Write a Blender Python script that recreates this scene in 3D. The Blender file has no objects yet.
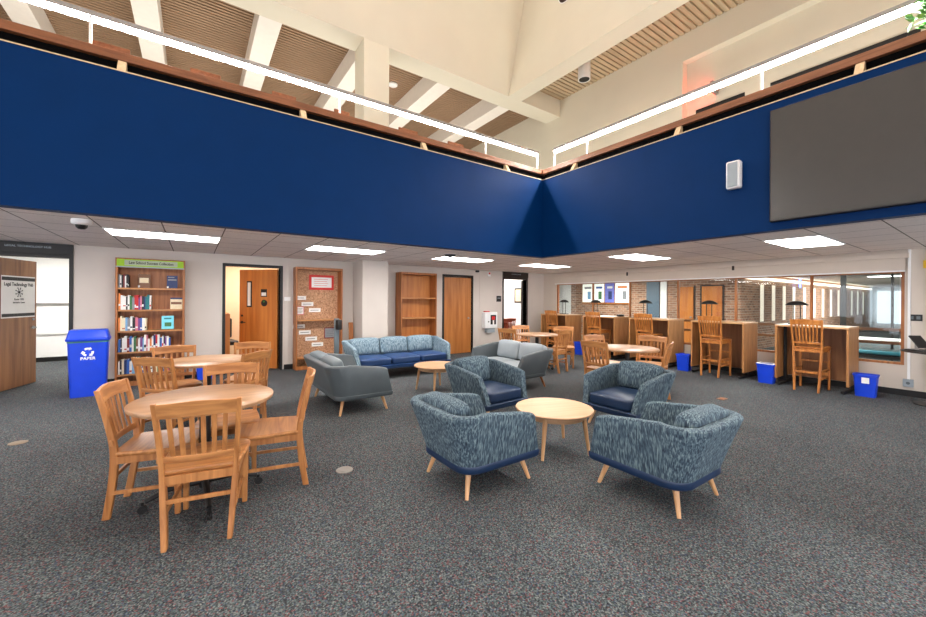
import bpy, bmesh, math, random
from mathutils import Vector, Matrix
random.seed(7)
S = bpy.context.scene
COL = S.collection
PI = math.pi

# ------------------------------------------------------------------ materials
def lin(c):
    def f(v):
        v = v/255.0
        return v/12.92 if v <= .04045 else ((v+.055)/1.055)**2.4
    return (f(c[0]), f(c[1]), f(c[2]), 1.0)

def newmat(name):
    m = bpy.data.materials.new(name); m.use_nodes = True
    nt = m.node_tree
    return m, nt, nt.nodes['Principled BSDF']

def N(nt, t, **kw):
    n = nt.nodes.new(t)
    for k, v in kw.items(): setattr(n, k, v)
    return n

def plain(name, rgb, rough=.6, metal=0, spec=.5, var=.06, scale=8):
    m, nt, b = newmat(name)
    tc = N(nt, 'ShaderNodeTexCoord'); no = N(nt, 'ShaderNodeTexNoise'); no.inputs['Scale'].default_value = scale
    nt.links.new(tc.outputs['Object'], no.inputs['Vector'])
    r = N(nt, 'ShaderNodeValToRGB'); c = lin(rgb)
    r.color_ramp.elements[0].position = .3; r.color_ramp.elements[1].position = .7
    r.color_ramp.elements[0].color = tuple(x*(1-var) for x in c[:3])+(1,)
    r.color_ramp.elements[1].color = tuple(min(1, x*(1+var)) for x in c[:3])+(1,)
    nt.links.new(no.outputs['Fac'], r.inputs['Fac']); nt.links.new(r.outputs['Color'], b.inputs['Base Color'])
    b.inputs['Roughness'].default_value = rough; b.inputs['Metallic'].default_value = metal
    b.inputs['Specular IOR Level'].default_value = spec
    return m

def emis(name, rgb, strength):
    m, nt, b = newmat(name)
    b.inputs['Base Color'].default_value = lin(rgb)
    b.inputs['Emission Color'].default_value = lin(rgb)
    b.inputs['Emission Strength'].default_value = strength
    return m

def wood(name, light, dark, axis='z', rough=.4, scale=1.0, fine=1.0):
    m, nt, b = newmat(name)
    tc = N(nt, 'ShaderNodeTexCoord'); mp = N(nt, 'ShaderNodeMapping')
    sc = {'x': (1.2, 16, 16), 'y': (16, 1.2, 16), 'z': (16, 16, 1.2)}[axis]
    mp.inputs['Scale'].default_value = tuple(s*scale for s in sc)
    nt.links.new(tc.outputs['Object'], mp.inputs['Vector'])
    n1 = N(nt, 'ShaderNodeTexNoise'); n1.inputs['Scale'].default_value = 1.6; n1.inputs['Detail'].default_value = 6
    n1.inputs['Distortion'].default_value = .5
    nt.links.new(mp.outputs['Vector'], n1.inputs['Vector'])
    r = N(nt, 'ShaderNodeValToRGB')
    r.color_ramp.elements[0].position = .3; r.color_ramp.elements[1].position = .68
    r.color_ramp.elements[0].color = lin(dark); r.color_ramp.elements[1].color = lin(light)
    nt.links.new(n1.outputs['Fac'], r.inputs['Fac']); nt.links.new(r.outputs['Color'], b.inputs['Base Color'])
    b.inputs['Roughness'].default_value = rough
    return m

def streak_fabric(name, a, bcol, c):
    m, nt, b = newmat(name)
    tc = N(nt, 'ShaderNodeTexCoord'); mp = N(nt, 'ShaderNodeMapping')
    mp.inputs['Scale'].default_value = (105, 105, 5.5)
    nt.links.new(tc.outputs['Object'], mp.inputs['Vector'])
    n1 = N(nt, 'ShaderNodeTexNoise'); n1.inputs['Scale'].default_value = 1.0; n1.inputs['Detail'].default_value = 3
    n1.inputs['Distortion'].default_value = .35
    nt.links.new(mp.outputs['Vector'], n1.inputs['Vector'])
    r = N(nt, 'ShaderNodeValToRGB'); e = r.color_ramp.elements
    e[0].position = .32; e[0].color = lin(a); e[1].position = .68; e[1].color = lin(c)
    k = e.new(.5); k.color = lin(bcol)
    nt.links.new(n1.outputs['Fac'], r.inputs['Fac']); nt.links.new(r.outputs['Color'], b.inputs['Base Color'])
    b.inputs['Roughness'].default_value = .85
    bu = N(nt, 'ShaderNodeBump'); bu.inputs['Strength'].default_value = .25; bu.inputs['Distance'].default_value = .004
    nt.links.new(n1.outputs['Fac'], bu.inputs['Height']); nt.links.new(bu.outputs['Normal'], b.inputs['Normal'])
    return m

def carpet(name):
    m, nt, b = newmat(name)
    g = N(nt, 'ShaderNodeNewGeometry')
    v = N(nt, 'ShaderNodeTexVoronoi'); v.inputs['Scale'].default_value = 125
    n2 = N(nt, 'ShaderNodeTexNoise'); n2.inputs['Scale'].default_value = 95; n2.inputs['Detail'].default_value = 4
    n3 = N(nt, 'ShaderNodeTexNoise'); n3.inputs['Scale'].default_value = .9; n3.inputs['Detail'].default_value = 5
    for q in (v, n2, n3): nt.links.new(g.outputs['Position'], q.inputs['Vector'])
    sep = N(nt, 'ShaderNodeSeparateColor'); nt.links.new(v.outputs['Color'], sep.inputs[0])
    r = N(nt, 'ShaderNodeValToRGB'); r.color_ramp.interpolation = 'CONSTANT'
    e = r.color_ramp.elements
    cols = [(0, (72, 76, 80)), (.2, (100, 108, 110)), (.42, (58, 62, 66)), (.55, (118, 124, 122)), (.68, (116, 80, 82)), (.78, (82, 98, 98)), (.9, (70, 82, 100))]
    e[0].position = 0; e[0].color = lin(cols[0][1]); e[1].position = .2; e[1].color = lin(cols[1][1])
    for p, c in cols[2:]:
        k = e.new(p); k.color = lin(c)
    nt.links.new(sep.outputs[0], r.inputs['Fac'])
    mx = N(nt, 'ShaderNodeMix', data_type='RGBA', blend_type='MULTIPLY'); mx.inputs[0].default_value = 1
    r2 = N(nt, 'ShaderNodeValToRGB'); r2.color_ramp.elements[0].position = .35; r2.color_ramp.elements[1].position = .65
    r2.color_ramp.elements[0].color = (.34, .34, .34, 1); r2.color_ramp.elements[1].color = (1.15, 1.15, 1.14, 1)
    nt.links.new(n2.outputs['Fac'], r2.inputs['Fac'])
    nt.links.new(r.outputs['Color'], mx.inputs[6]); nt.links.new(r2.outputs['Color'], mx.inputs[7])
    mx2 = N(nt, 'ShaderNodeMix', data_type='RGBA', blend_type='MULTIPLY'); mx2.inputs[0].default_value = 1
    r3 = N(nt, 'ShaderNodeValToRGB'); r3.color_ramp.elements[0].position = .3; r3.color_ramp.elements[1].position = .7
    r3.color_ramp.elements[0].color = (.85, .85, .87, 1); r3.color_ramp.elements[1].color = (1.1, 1.1, 1.08, 1)
    nt.links.new(n3.outputs['Fac'], r3.inputs['Fac'])
    nt.links.new(mx.outputs[2], mx2.inputs[6]); nt.links.new(r3.outputs['Color'], mx2.inputs[7])
    nt.links.new(mx2.outputs[2], b.inputs['Base Color'])
    b.inputs['Roughness'].default_value = .95; b.inputs['Specular IOR Level'].default_value = .15
    bu = N(nt, 'ShaderNodeBump'); bu.inputs['Strength'].default_value = .6; bu.inputs['Distance'].default_value = .01
    nt.links.new(n2.outputs['Fac'], bu.inputs['Height']); nt.links.new(bu.outputs['Normal'], b.inputs['Normal'])
    return m

def tilemat(name, rgb, line, pitch=.61, ox=-.3, oy=.8, w=.022):
    """suspended ceiling tiles: dark joints every pitch along y-running lines, fainter on the other"""
    m, nt, b = newmat(name)
    g = N(nt, 'ShaderNodeNewGeometry'); sp = N(nt, 'ShaderNodeSeparateXYZ')
    nt.links.new(g.outputs['Position'], sp.inputs[0])
    outs = []
    for ax, off in ((0, ox), (1, oy)):
        a = N(nt, 'ShaderNodeMath', operation='SUBTRACT'); a.inputs[1].default_value = off - 40*pitch - w*pitch/2
        nt.links.new(sp.outputs[ax], a.inputs[0])
        d = N(nt, 'ShaderNodeMath', operation='DIVIDE'); d.inputs[1].default_value = pitch; nt.links.new(a.outputs[0], d.inputs[0])
        f = N(nt, 'ShaderNodeMath', operation='FRACT'); nt.links.new(d.outputs[0], f.inputs[0])
        l = N(nt, 'ShaderNodeMath', operation='LESS_THAN'); l.inputs[1].default_value = w; nt.links.new(f.outputs[0], l.inputs[0])
        outs.append(l)
    mxm = N(nt, 'ShaderNodeMath', operation='MAXIMUM')
    nt.links.new(outs[0].outputs[0], mxm.inputs[0]); nt.links.new(outs[1].outputs[0], mxm.inputs[1])
    no = N(nt, 'ShaderNodeTexNoise'); no.inputs['Scale'].default_value = 60; no.inputs['Detail'].default_value = 3
    nt.links.new(g.outputs['Position'], no.inputs['Vector'])
    r = N(nt, 'ShaderNodeValToRGB'); c = lin(rgb)
    r.color_ramp.elements[0].position = .35; r.color_ramp.elements[1].position = .65
    r.color_ramp.elements[0].color = tuple(x*.88 for x in c[:3])+(1,); r.color_ramp.elements[1].color = c
    nt.links.new(no.outputs['Fac'], r.inputs['Fac'])
    mx = N(nt, 'ShaderNodeMix', data_type='RGBA')
    nt.links.new(mxm.outputs[0], mx.inputs[0]); nt.links.new(r.outputs['Color'], mx.inputs[6]); mx.inputs[7].default_value = lin(line)
    nt.links.new(mx.outputs[2], b.inputs['Base Color'])
    b.inputs['Roughness'].default_value = .9
    return m

def brickmat(name):
    m, nt, b = newmat(name)
    g = N(nt, 'ShaderNodeNewGeometry'); sp = N(nt, 'ShaderNodeSeparateXYZ'); nt.links.new(g.outputs['Position'], sp.inputs[0])
    ad = N(nt, 'ShaderNodeMath', operation='ADD'); nt.links.new(sp.outputs[0], ad.inputs[0]); nt.links.new(sp.outputs[1], ad.inputs[1])
    cb = N(nt, 'ShaderNodeCombineXYZ'); nt.links.new(ad.outputs[0], cb.inputs[0]); nt.links.new(sp.outputs[2], cb.inputs[1])
    br = N(nt, 'ShaderNodeTexBrick'); br.inputs['Scale'].default_value = 1
    br.inputs['Brick Width'].default_value = .21; br.inputs['Row Height'].default_value = .075; br.inputs['Mortar Size'].default_value = .009
    br.inputs['Color1'].default_value = lin((170, 122, 96)); br.inputs['Color2'].default_value = lin((120, 84, 66)); br.inputs['Mortar'].default_value = lin((176, 158, 140))
    nt.links.new(cb.outputs[0], br.inputs['Vector']); nt.links.new(br.outputs['Color'], b.inputs['Base Color'])
    b.inputs['Roughness'].default_value = .85
    return m

def corkmat(name):
    m, nt, b = newmat(name)
    tc = N(nt, 'ShaderNodeTexCoord'); v = N(nt, 'ShaderNodeTexVoronoi'); v.inputs['Scale'].default_value = 70
    nt.links.new(tc.outputs['Object'], v.inputs['Vector'])
    sep = N(nt, 'ShaderNodeSeparateColor'); nt.links.new(v.outputs['Color'], sep.inputs[0])
    r = N(nt, 'ShaderNodeValToRGB'); e = r.color_ramp.elements
    e[0].color = lin((140, 102, 76)); e[1].color = lin((210, 168, 132)); k = e.new(.45); k.color = lin((184, 138, 104))
    nt.links.new(sep.outputs[0], r.inputs['Fac']); nt.links.new(r.outputs['Color'], b.inputs['Base Color']); b.inputs['Roughness'].default_value = .9
    return m

def glassmat(name, tint=(235, 240, 240), refl=.07):
    m = bpy.data.materials.new(name); m.use_nodes = True; nt = m.node_tree; nt.nodes.clear()
    o = N(nt, 'ShaderNodeOutputMaterial'); t = N(nt, 'ShaderNodeBsdfTransparent'); g = N(nt, 'ShaderNodeBsdfGlossy')
    t.inputs[0].default_value = lin(tint); g.inputs['Roughness'].default_value = .02
    lw = N(nt, 'ShaderNodeFresnel'); lw.inputs[0].default_value = 1.35
    mx = N(nt, 'ShaderNodeMixShader')
    nt.links.new(lw.outputs[0], mx.inputs[0]); nt.links.new(t.outputs[0], mx.inputs[1]); nt.links.new(g.outputs[0], mx.inputs[2])
    nt.links.new(mx.outputs[0], o.inputs['Surface'])
    return m

M = {}
M['carpet'] = carpet('carpet_grey_fleck')
M['wall'] = plain('wall_cream', (206, 197, 188), .8, var=.03, scale=2)
M['wall_r'] = plain('wall_warm', (206, 195, 182), .8, var=.03, scale=2)
M['cream'] = plain('upper_cream', (222, 217, 198), .8, var=.02, scale=1.5)
M['ribw'] = plain('rib_white', (236, 230, 220), .8, var=.02)
M['tile'] = tilemat('ceiling_tile', (242, 234, 229), (110, 100, 94))
M['blue'] = plain('blue_paint', (0, 42, 90), .5, var=.04, scale=3, spec=.08)
M['slat'] = plain('slat_brown', (160, 132, 104), .7, var=.05, scale=1.5)
M['slat2'] = wood('slat_tan', (196, 176, 146), (180, 158, 128), 'x', .6)
M['slatback'] = plain('slat_gap', (60, 42, 32), .9)
M['slatback2'] = plain('slat_gap_tan', (170, 146, 114), .9)
M['brick'] = brickmat('brown_brick')
M['cork'] = corkmat('cork')
M['oak'] = wood('oak_chair', (200, 138, 80), (150, 94, 48), 'z', .38)
M['oakx'] = wood('oak_rail', (204, 144, 86), (156, 100, 54), 'x', .38)
M['oaktop'] = wood('oak_tabletop', (182, 142, 104), (152, 112, 78), 'x', .35, .6)
M['maple'] = wood('pale_oak', (204, 164, 126), (184, 142, 106), 'x', .4, .6)
M['mapleg'] = wood('pale_oak_leg', (216, 170, 122), (190, 140, 94), 'z', .4)
M['stool'] = wood('stool_oak', (196, 128, 62), (150, 84, 32), 'z', .38)
M['case'] = wood('bookcase_oak', (178, 112, 58), (134, 76, 34), 'z', .45)
M['carrel'] = wood('carrel_oak', (192, 138, 84), (152, 98, 52), 'z', .42)
M['carreltop'] = wood('carrel_top', (214, 170, 122), (186, 136, 90), 'y', .35)
M['door'] = wood('door_oak', (190, 124, 62), (158, 92, 38), 'z', .42, .5)
M['door_o'] = wood('door_orange', (206, 128, 56), (180, 102, 40), 'z', .42, .5)
M['door_b'] = wood('door_brown', (164, 112, 70), (122, 76, 42), 'z', .45, .5)
M['counter'] = wood('counter_wood', (150, 98, 64), (116, 70, 42), 'y', .45)
M['palewood'] = wood('bracket_wood', (232, 206, 166), (208, 174, 130), 'z', .5)
M['black'] = plain('black_paint', (13, 12, 12), .5)
M['darkframe'] = plain('bronze_frame', (44, 34, 30), .5)
M['metal'] = plain('brushed_metal', (150, 148, 146), .4, metal=.6)
M['white'] = plain('white_plastic', (236, 236, 234), .45, var=.02)
M['paper'] = plain('paper_white', (240, 238, 234), .8, var=.02)
M['navy'] = plain('navy_vinyl', (20, 44, 76), .42, var=.06)
M['navy2'] = plain('navy_vinyl_bright', (30, 62, 110), .42, var=.06)
M['grey'] = plain('charcoal_vinyl', (88, 97, 101), .45, var=.06)
M['lgrey'] = plain('light_grey_vinyl', (152, 162, 168), .5, var=.04)
M['mgrey'] = plain('mid_grey_vinyl', (104, 116, 122), .5, var=.04)
M['streak'] = streak_fabric('streak_dark', (26, 42, 58), (64, 84, 98), (122, 142, 146))
M['streakl'] = streak_fabric('streak_light', (66, 90, 108), (108, 132, 146), (164, 182, 188))
M['bin'] = plain('bin_blue', (8, 62, 206), .4, var=.04)
M['lime'] = plain('lime_green', (150, 196, 24), .6)
M['screen'] = plain('screen_grey', (58, 58, 57), .24, var=.02, spec=.8)
M['red'] = plain('red', (206, 40, 34), .6)
M['leaf'] = plain('leaf_green', (52, 128, 36), .5, var=.35, scale=20)
M['glass'] = glassmat('window_glass')
M['troffer'] = emis('troffer_light', (255, 250, 246), 19)
M['led'] = emis('led_strip', (255, 252, 248), 230)
M['skylight'] = emis('skylight_panel', (255, 240, 225), .5)

# ------------------------------------------------------------------ mesh helpers
class MB:
    def __init__(s): s.bm = bmesh.new()
    def box(s, x0, x1, y0, y1, z0, z1, mat=None):
        vs = [s.bm.verts.new(p) for p in ((x0,y0,z0),(x1,y0,z0),(x1,y1,z0),(x0,y1,z0),(x0,y0,z1),(x1,y0,z1),(x1,y1,z1),(x0,y1,z1))]
        if mat is not None:
            for v in vs: v.co = mat @ v.co
        for f in ((0,3,2,1),(4,5,6,7),(0,1,5,4),(1,2,6,5),(2,3,7,6),(3,0,4,7)): s.bm.faces.new([vs[i] for i in f])
        return s
    def loft(s, rings, closed=True, caps=True, wrap=False):
        R = [[s.bm.verts.new(p) for p in r] for r in rings]
        n = len(R[0]); k = len(R)
        for i in range(k if wrap else k-1):
            a, b = R[i], R[(i+1) % k]
            for j in range(n if closed else n-1):
                s.bm.faces.new((a[j], a[(j+1) % n], b[(j+1) % n], b[j]))
        if caps and closed and not wrap:
            s.bm.faces.new(list(reversed(R[0]))); s.bm.faces.new(R[-1])
        return s
    def cyl(s, p0, p1, r0, r1=None, n=16):
        r1 = r0 if r1 is None else r1
        p0, p1 = Vector(p0), Vector(p1); d = (p1-p0).normalized()
        u = d.orthogonal().normalized(); w = d.cross(u)
        return s.loft([[p+(u*math.cos(2*PI*i/n)+w*math.sin(2*PI*i/n))*r for i in range(n)] for p, r in ((p0, r0), (p1, r1))])
    def tube(s, pts, r, n=10):
        pts = [Vector(p) for p in pts]; rings = []
        ref = None
        for i, p in enumerate(pts):
            d = (pts[min(i+1, len(pts)-1)]-pts[max(i-1, 0)]).normalized()
            u = d.orthogonal().normalized() if ref is None else (ref - d*ref.dot(d)).normalized()
            ref = u; w = d.cross(u); rr = r[i] if isinstance(r, (list, tuple)) else r
            rings.append([p+(u*math.cos(2*PI*k/n)+w*math.sin(2*PI*k/n))*rr for k in range(n)])
        return s.loft(rings)
    def lathe(s, prof, c=(0,0,0), n=32, sx=1, sy=1):
        return s.loft([[(c[0]+sx*r*math.cos(2*PI*i/n), c[1]+sy*r*math.sin(2*PI*i/n), c[2]+z) for i in range(n)] for r, z in prof])
    def prism(s, pts, z0, z1):
        return s.loft([[(x, y, z0) for x, y in pts], [(x, y, z1) for x, y in pts]])
    def sheet(s, prof_a, prof_b):
        return s.loft([prof_a, prof_b])
    def build(s, name, mat, parent=None, bevel=0, seg=2, sub=0, ang=35):
        bmesh.ops.recalc_face_normals(s.bm, faces=s.bm.faces)
        me = bpy.data.meshes.new(name); s.bm.to_mesh(me); s.bm.free()
        for p in me.polygons: p.use_smooth = True
        me.set_sharp_from_angle(angle=math.radians(ang))
        me.materials.append(M[mat] if isinstance(mat, str) else mat)
        o = bpy.data.objects.new(name, me); COL.objects.link(o)
        if parent: o.parent = parent
        if bevel:
            b = o.modifiers.new('bevel', 'BEVEL'); b.width = bevel; b.segments = seg; b.limit_method = 'ANGLE'; b.angle_limit = math.radians(40)
            b.harden_normals = False
        if sub:
            b = o.modifiers.new('subdivision', 'SUBSURF'); b.levels = sub; b.render_levels = sub
        return o

def rotz(fx, fy): return math.atan2(-fx, fy)       # local +Y is a thing's front
def thing(name, label, cat, loc=(0,0,0), rz=0, group=None):
    o = bpy.data.objects.new(name, None); COL.objects.link(o); o.empty_display_size = .1
    o.location = loc; o.rotation_euler = (0, 0, rz); return tag(o, label, cat, group)
def tag(o, label, cat, group=None):
    o['label'] = label; o['category'] = cat
    if group: o['group'] = group
    return o
def struct(o): o['kind'] = 'structure'; return o
def dup(root, loc, rz, label, group=None):
    r = root.copy(); COL.objects.link(r); r.location = loc; r.rotation_euler = (0, 0, rz); r['label'] = label
    if group: r['group'] = group
    elif 'group' in r: del r['group']
    for ch in list(root.children):
        c = ch.copy(); COL.objects.link(c); c.parent = r
        for g in ch.children:
            d = g.copy(); COL.objects.link(d); d.parent = c
    return r

def text(body, size, mat, parent, loc, rot, name='lettering', extrude=.0008, align='CENTER', xs=1):
    cu = bpy.data.curves.new('text', 'FONT'); cu.body = body; cu.size = size; cu.extrude = extrude; cu.align_x = align; cu.align_y = 'CENTER'; cu.resolution_u = 2; cu.offset = size*.022
    t = bpy.data.objects.new('text', cu); COL.objects.link(t); bpy.context.view_layer.update()
    me = bpy.data.meshes.new_from_object(t.evaluated_get(bpy.context.evaluated_depsgraph_get()))
    bpy.data.objects.remove(t); bpy.data.curves.remove(cu)
    me.materials.clear(); me.materials.append(M[mat])
    o = bpy.data.objects.new(name, me); COL.objects.link(o); o.parent = parent; o.location = loc; o.rotation_euler = rot; o.scale = (xs, 1, 1)
    return o

def ordinal(i):
    return ['first','second','third','fourth','fifth','sixth','seventh','eighth','ninth','tenth','eleventh','twelfth','thirteenth','fourteenth','fifteenth','sixteenth','seventeenth','eighteenth','nineteenth','twentieth','twenty-first','twenty-second','twenty-third','twenty-fourth','twenty-fifth','twenty-sixth','twenty-seventh','twenty-eighth','twenty-ninth'][i]

# ------------------------------------------------------------------ dimensions
XB, YA, ZS, ZT = 5.56, 5.30, 2.308, 3.80       # balcony planes, soffit, blue top
XW, YW = 9.21, 8.70                            # right and back wall planes
ZU = 3.05                                      # upper floor
XL, YN = -6.0, -4.5                            # room's far left and near sides
ZC, ZB = 7.60, 7.10                            # upper slat ceiling, beam underside

# ------------------------------------------------------------------ setting
struct(MB().box(XL-.2, 34, YN-.2, 14.2, -.2, 0).build('floor', 'carpet'))
c = MB(); c.box(XL, XW, YA+.15, YW, ZS, ZS+.12); c.box(XB+.15, XW, YN, YA+.15, ZS, ZS+.12); struct(c.build('ceiling', 'tile'))
struct(MB().box(XW+.15, 34, -1, 12.2, ZS, ZS+.12).build('ceiling', 'tile'))
# upper floor slabs
c = MB(); c.box(XL, XW+.15, YA+.15, 14.1, ZU-.25, ZU); c.box(XB+.15, XW+.15, YN, YA+.15, ZU-.25, ZU); struct(c.build('floor', 'carpet'))
# blue fascias
struct(MB().box(XL, XB+.15, YA, YA+.15, ZS-.004, ZT).build('wall_balcony_back', 'blue'))
struct(MB().box(XB, XB+.15, YN, YA, ZS-.004, ZT).build('wall_balcony_right', 'blue'))
c = MB(); c.box(XL, XB-.002, YA-.006, YA+.02, ZT, ZT+.012); c.box(XB-.006, XB+.02, YN, YA-.006, ZT, ZT+.012); struct(c.build('trim_1', 'palewood'))
# black strips painted in for the shade in the gap between fascia and counter
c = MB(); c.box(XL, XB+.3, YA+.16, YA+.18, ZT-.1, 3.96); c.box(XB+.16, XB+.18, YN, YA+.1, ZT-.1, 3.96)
M['pitch'] = plain('gap_shade_black', (6, 5, 5), .9, spec=.1)
struct(c.build('gap_shade_strip', 'pitch'))

# back wall with openings
def wall_x(name, y0, y1, x0, x1, z1, holes, mat):
    b = MB(); xs = x0
    for (a, bb, h0, h1) in holes:
        b.box(xs, a, y0, y1, 0, z1)
        if h1 < z1: b.box(a, bb, y0, y1, h1, z1)
        if h0 > 0: b.box(a, bb, y0, y1, 0, h0)
        xs = bb
    b.box(xs, x1, y0, y1, 0, z1)
    return struct(b.build(name, mat))
wall_x('wall_back', YW, YW+.15, XL, XW, ZS, [(-2.52, -1.64, 0, ZS), (.50, 1.46, 0, 2.09), (5.44, 6.34, 0, 2.09), (7.52, 8.44, 0, ZS)], 'wall')
# right wall with the long window
b = MB(); b.box(XW, XW+.15, YN, 1.03, 0, ZS); b.box(XW, XW+.15, 1.03, 8.17, 0, .48); b.box(XW, XW+.15, 1.03, 8.17, 1.98, ZS); b.box(XW, XW+.15, 8.17, 8.85, 0, ZS)
struct(b.build('wall_right', 'wall_r'))
# hidden sides of the hall
struct(MB().box(XL-.15, XL, YN, 14.1, 0, 10.3).build('wall_left', 'wall'))
struct(MB().box(XL, XW+.15, YN-.15, YN, 0, 10.3).build('wall_front', 'wall'))
# glowing window-shaped panes added as unseen fill on the two sides behind the camera
M['panefill'] = emis('added_fill_pane', (244, 246, 255), 3.4)
b = MB()
for k in range(9): b.box(XL+.4+1.65*k, XL+1.85+1.65*k, YN+.002, YN+.03, .12, 2.24)
struct(b.build('fill_pane_front', 'panefill'))
b = MB()
for k in range(7): b.box(XL+.002, XL+.03, YN+.4+1.3*k+.3, YN+1.5+1.3*k+.3, .12, 2.24)
struct(b.build('fill_pane_left', 'panefill'))
# baseboards
b = MB()
for a, c2 in ((XL, -2.6), (-1.56, .42), (1.54, 2.98), (3.58, 5.36), (6.42, 7.44), (8.52, XW)): b.box(a, c2, YW-.015, YW, 0, .1)
struct(b.build('baseboard_back', 'black', bevel=.003))
struct(MB().box(XW-.015, XW, YN, YW-.015, 0, .1).build('baseboard_right', 'black', bevel=.003))
# square column up through both floors
struct(MB().box(2.985, 3.57, 8.08, 8.699, 0, ZS).build('trim_3', 'wall', bevel=.006)); struct(MB().box(2.985, 3.57, 8.08, 8.65, ZU, ZB).build('trim_15', 'cream', bevel=.006))
b = MB(); 
for x in (.36, 1.62, -.06, 5.1, 6.62): b.box(x-.006, x+.006, YW-.006, YW, .1, ZS)
struct(b.build('trim_4', 'wall'))
# cable conduit on the right wall
struct(MB().box(XW-.03, XW, .965, .995, .25, ZS).build('trim_5', 'white'))
struct(MB().box(XW-.012, XW, .80, .815, .1, ZS).build('trim_6', 'wall_r'))

# door frames, doors ---------------------------------------------------------
def frame(x0, x1, ztop, name='trim_7', header=None):
    b = MB(); y0, y1 = YW-.025, YW+.17
    b.box(x0-.05, x0, y0, y1, 0, ztop+.05); b.box(x1, x1+.05, y0, y1, 0, ztop+.05); b.box(x0, x1, y0, y1, ztop, ztop+.05)
    return struct(b.build(name, 'black', bevel=.003))
frame(.50, 1.46, 2.09, 'trim_7'); frame(5.44, 6.34, 2.09, 'trim_8')
for (x0, x1, tt, nm) in ((-2.52, -1.64, 'LEGAL TECHNOLOGY HUB', 'trim_9'), (7.52, 8.44, 'CONFERENCE ROOM', 'trim_10')):
    b = MB(); b.box(x0-.05, x0, YW-.02, YW+.17, 0, ZS-.003); b.box(x1, x1+.05, YW-.02, YW+.17, 0, ZS-.003)
    b.box(x0, x1, YW-.02, YW+.17, 2.09, 2.13); b.box(x0-.05, x1+.05, YW-.035, YW-.02, 2.145, ZS-.003); b.box(x0, x1, YW-.02, YW+.1, 2.13, ZS-.003)
    f = struct(b.build(nm, 'darkframe' if x0 > 0 else 'black', bevel=.003))
    text(tt, .04, 'lgrey', f, ((x0+x1)/2, YW-.037, 2.24), (PI/2, 0, 0))

def door(name, w, mat, loc, rz, h=2.07, t=.045):
    o = MB().box(0, w, -t/2, t/2, .01, h).build(name, mat, bevel=.003); o.location = loc; o.rotation_euler = (0, 0, rz); return struct(o)
def lever(parent, x, z, side, mat='metal'):
    b = MB(); s = side
    b.cyl((x, s*.0225, z), (x, s*.035, z), .028); b.cyl((x, s*.035, z), (x, s*.07, z), .011)
    b.tube([(x, s*.07, z), (x-.04, s*.072, z), (x-.11, s*.066, z)], .010); b.cyl((x, s*.0225, z+.14), (x, s*.034, z+.14), .022)
    return b.build('door_handle', mat, parent)
d1 = door('door_1', .88, 'door_b', (-2.48, 8.80, 0), math.radians(74))
lever(d1, .80, .95, -1)
# poster on the left door
p = MB().box(.12, .83, -.030, -.0235, 1.13, 1.80).build('poster', 'paper', bevel=.001)
p.parent = d1
q = MB(); q.box(.125, .825, -.0315, -.0235, 1.725, 1.78); q.box(.125, .825, -.0315, -.0235, 1.15, 1.20); q.build('border_stripe', 'black', p)
text('Legal Technology Hub', .076, 'black', p, (.475, -.031, 1.665), (PI/2, 0, 0), xs=.9)
q = MB(); q.cyl((.475, -.0335, 1.54), (.475, -.0303, 1.54), .022)
for k in range(8):
    a = k*PI/4+.39; q.cyl((.475+.03*math.cos(a), -.032, 1.54+.03*math.sin(a)), (.475+.06*math.cos(a), -.032, 1.54+.06*math.sin(a)), .004, n=6)
    q.cyl((.475+.072*math.cos(a), -.0335, 1.54+.072*math.sin(a)), (.475+.072*math.cos(a), -.0303, 1.54+.072*math.sin(a)), .010, n=10)
q.build('emblem', 'black', p)
text('Room 1202', .042, 'black', p, (.475, -.031, 1.425), (PI/2, 0, 0)); text('Innovation Center', .034, 'black', p, (.475, -.031, 1.375), (PI/2, 0, 0))

d2 = door('door_2', .90, 'door_o', (1.44, 8.82, 0), math.radians(180-46))
lever(d2, .83, .96, 1, 'darkframe')
q = MB().box(.60, .72, -.03, .03, 1.28, 1.83).build('vision_frame', 'black', d2, bevel=.003); MB().box(.625, .695, -.033, .033, 1.31, 1.80).build('vision_glass', 'paper', q)
q = MB().box(.24, .38, .0225, .03, 1.50, 1.66).build('notice', 'black', d2); MB().box(.255, .365, .0235, .032, 1.52, 1.59).build('notice_paper', 'paper', q)
q = MB().cyl((.30, .0225, 1.37), (.30, .036, 1.37), .07, n=24).build('wreath', 'black', d2); MB().cyl((.30, .036, 1.40), (.30, .040, 1.40), .02).build('green_dot', 'leaf', q)
d3 = door('door_3', .89, 'door', (5.445, YW+.03, 0), 0)
q = MB(); q.cyl((.80, -.0225, .96), (.80, -.04, .96), .028); q.cyl((.80, -.04, .96), (.80, -.06, .96), .012); q.lathe([(0.001, -.03), (.026, -.018), (.03, 0), (.024, .016), (0.001, .024)], (0, 0, 0))
for v in q.bm.verts[-32*5:] if False else []: pass
q.build('door_knob', 'metal', d3)
# open black leaf of the fourth doorway, swung into the room behind
d4 = door('door_4', .86, 'darkframe', (8.43, 8.89, 0), math.radians(46))

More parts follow.
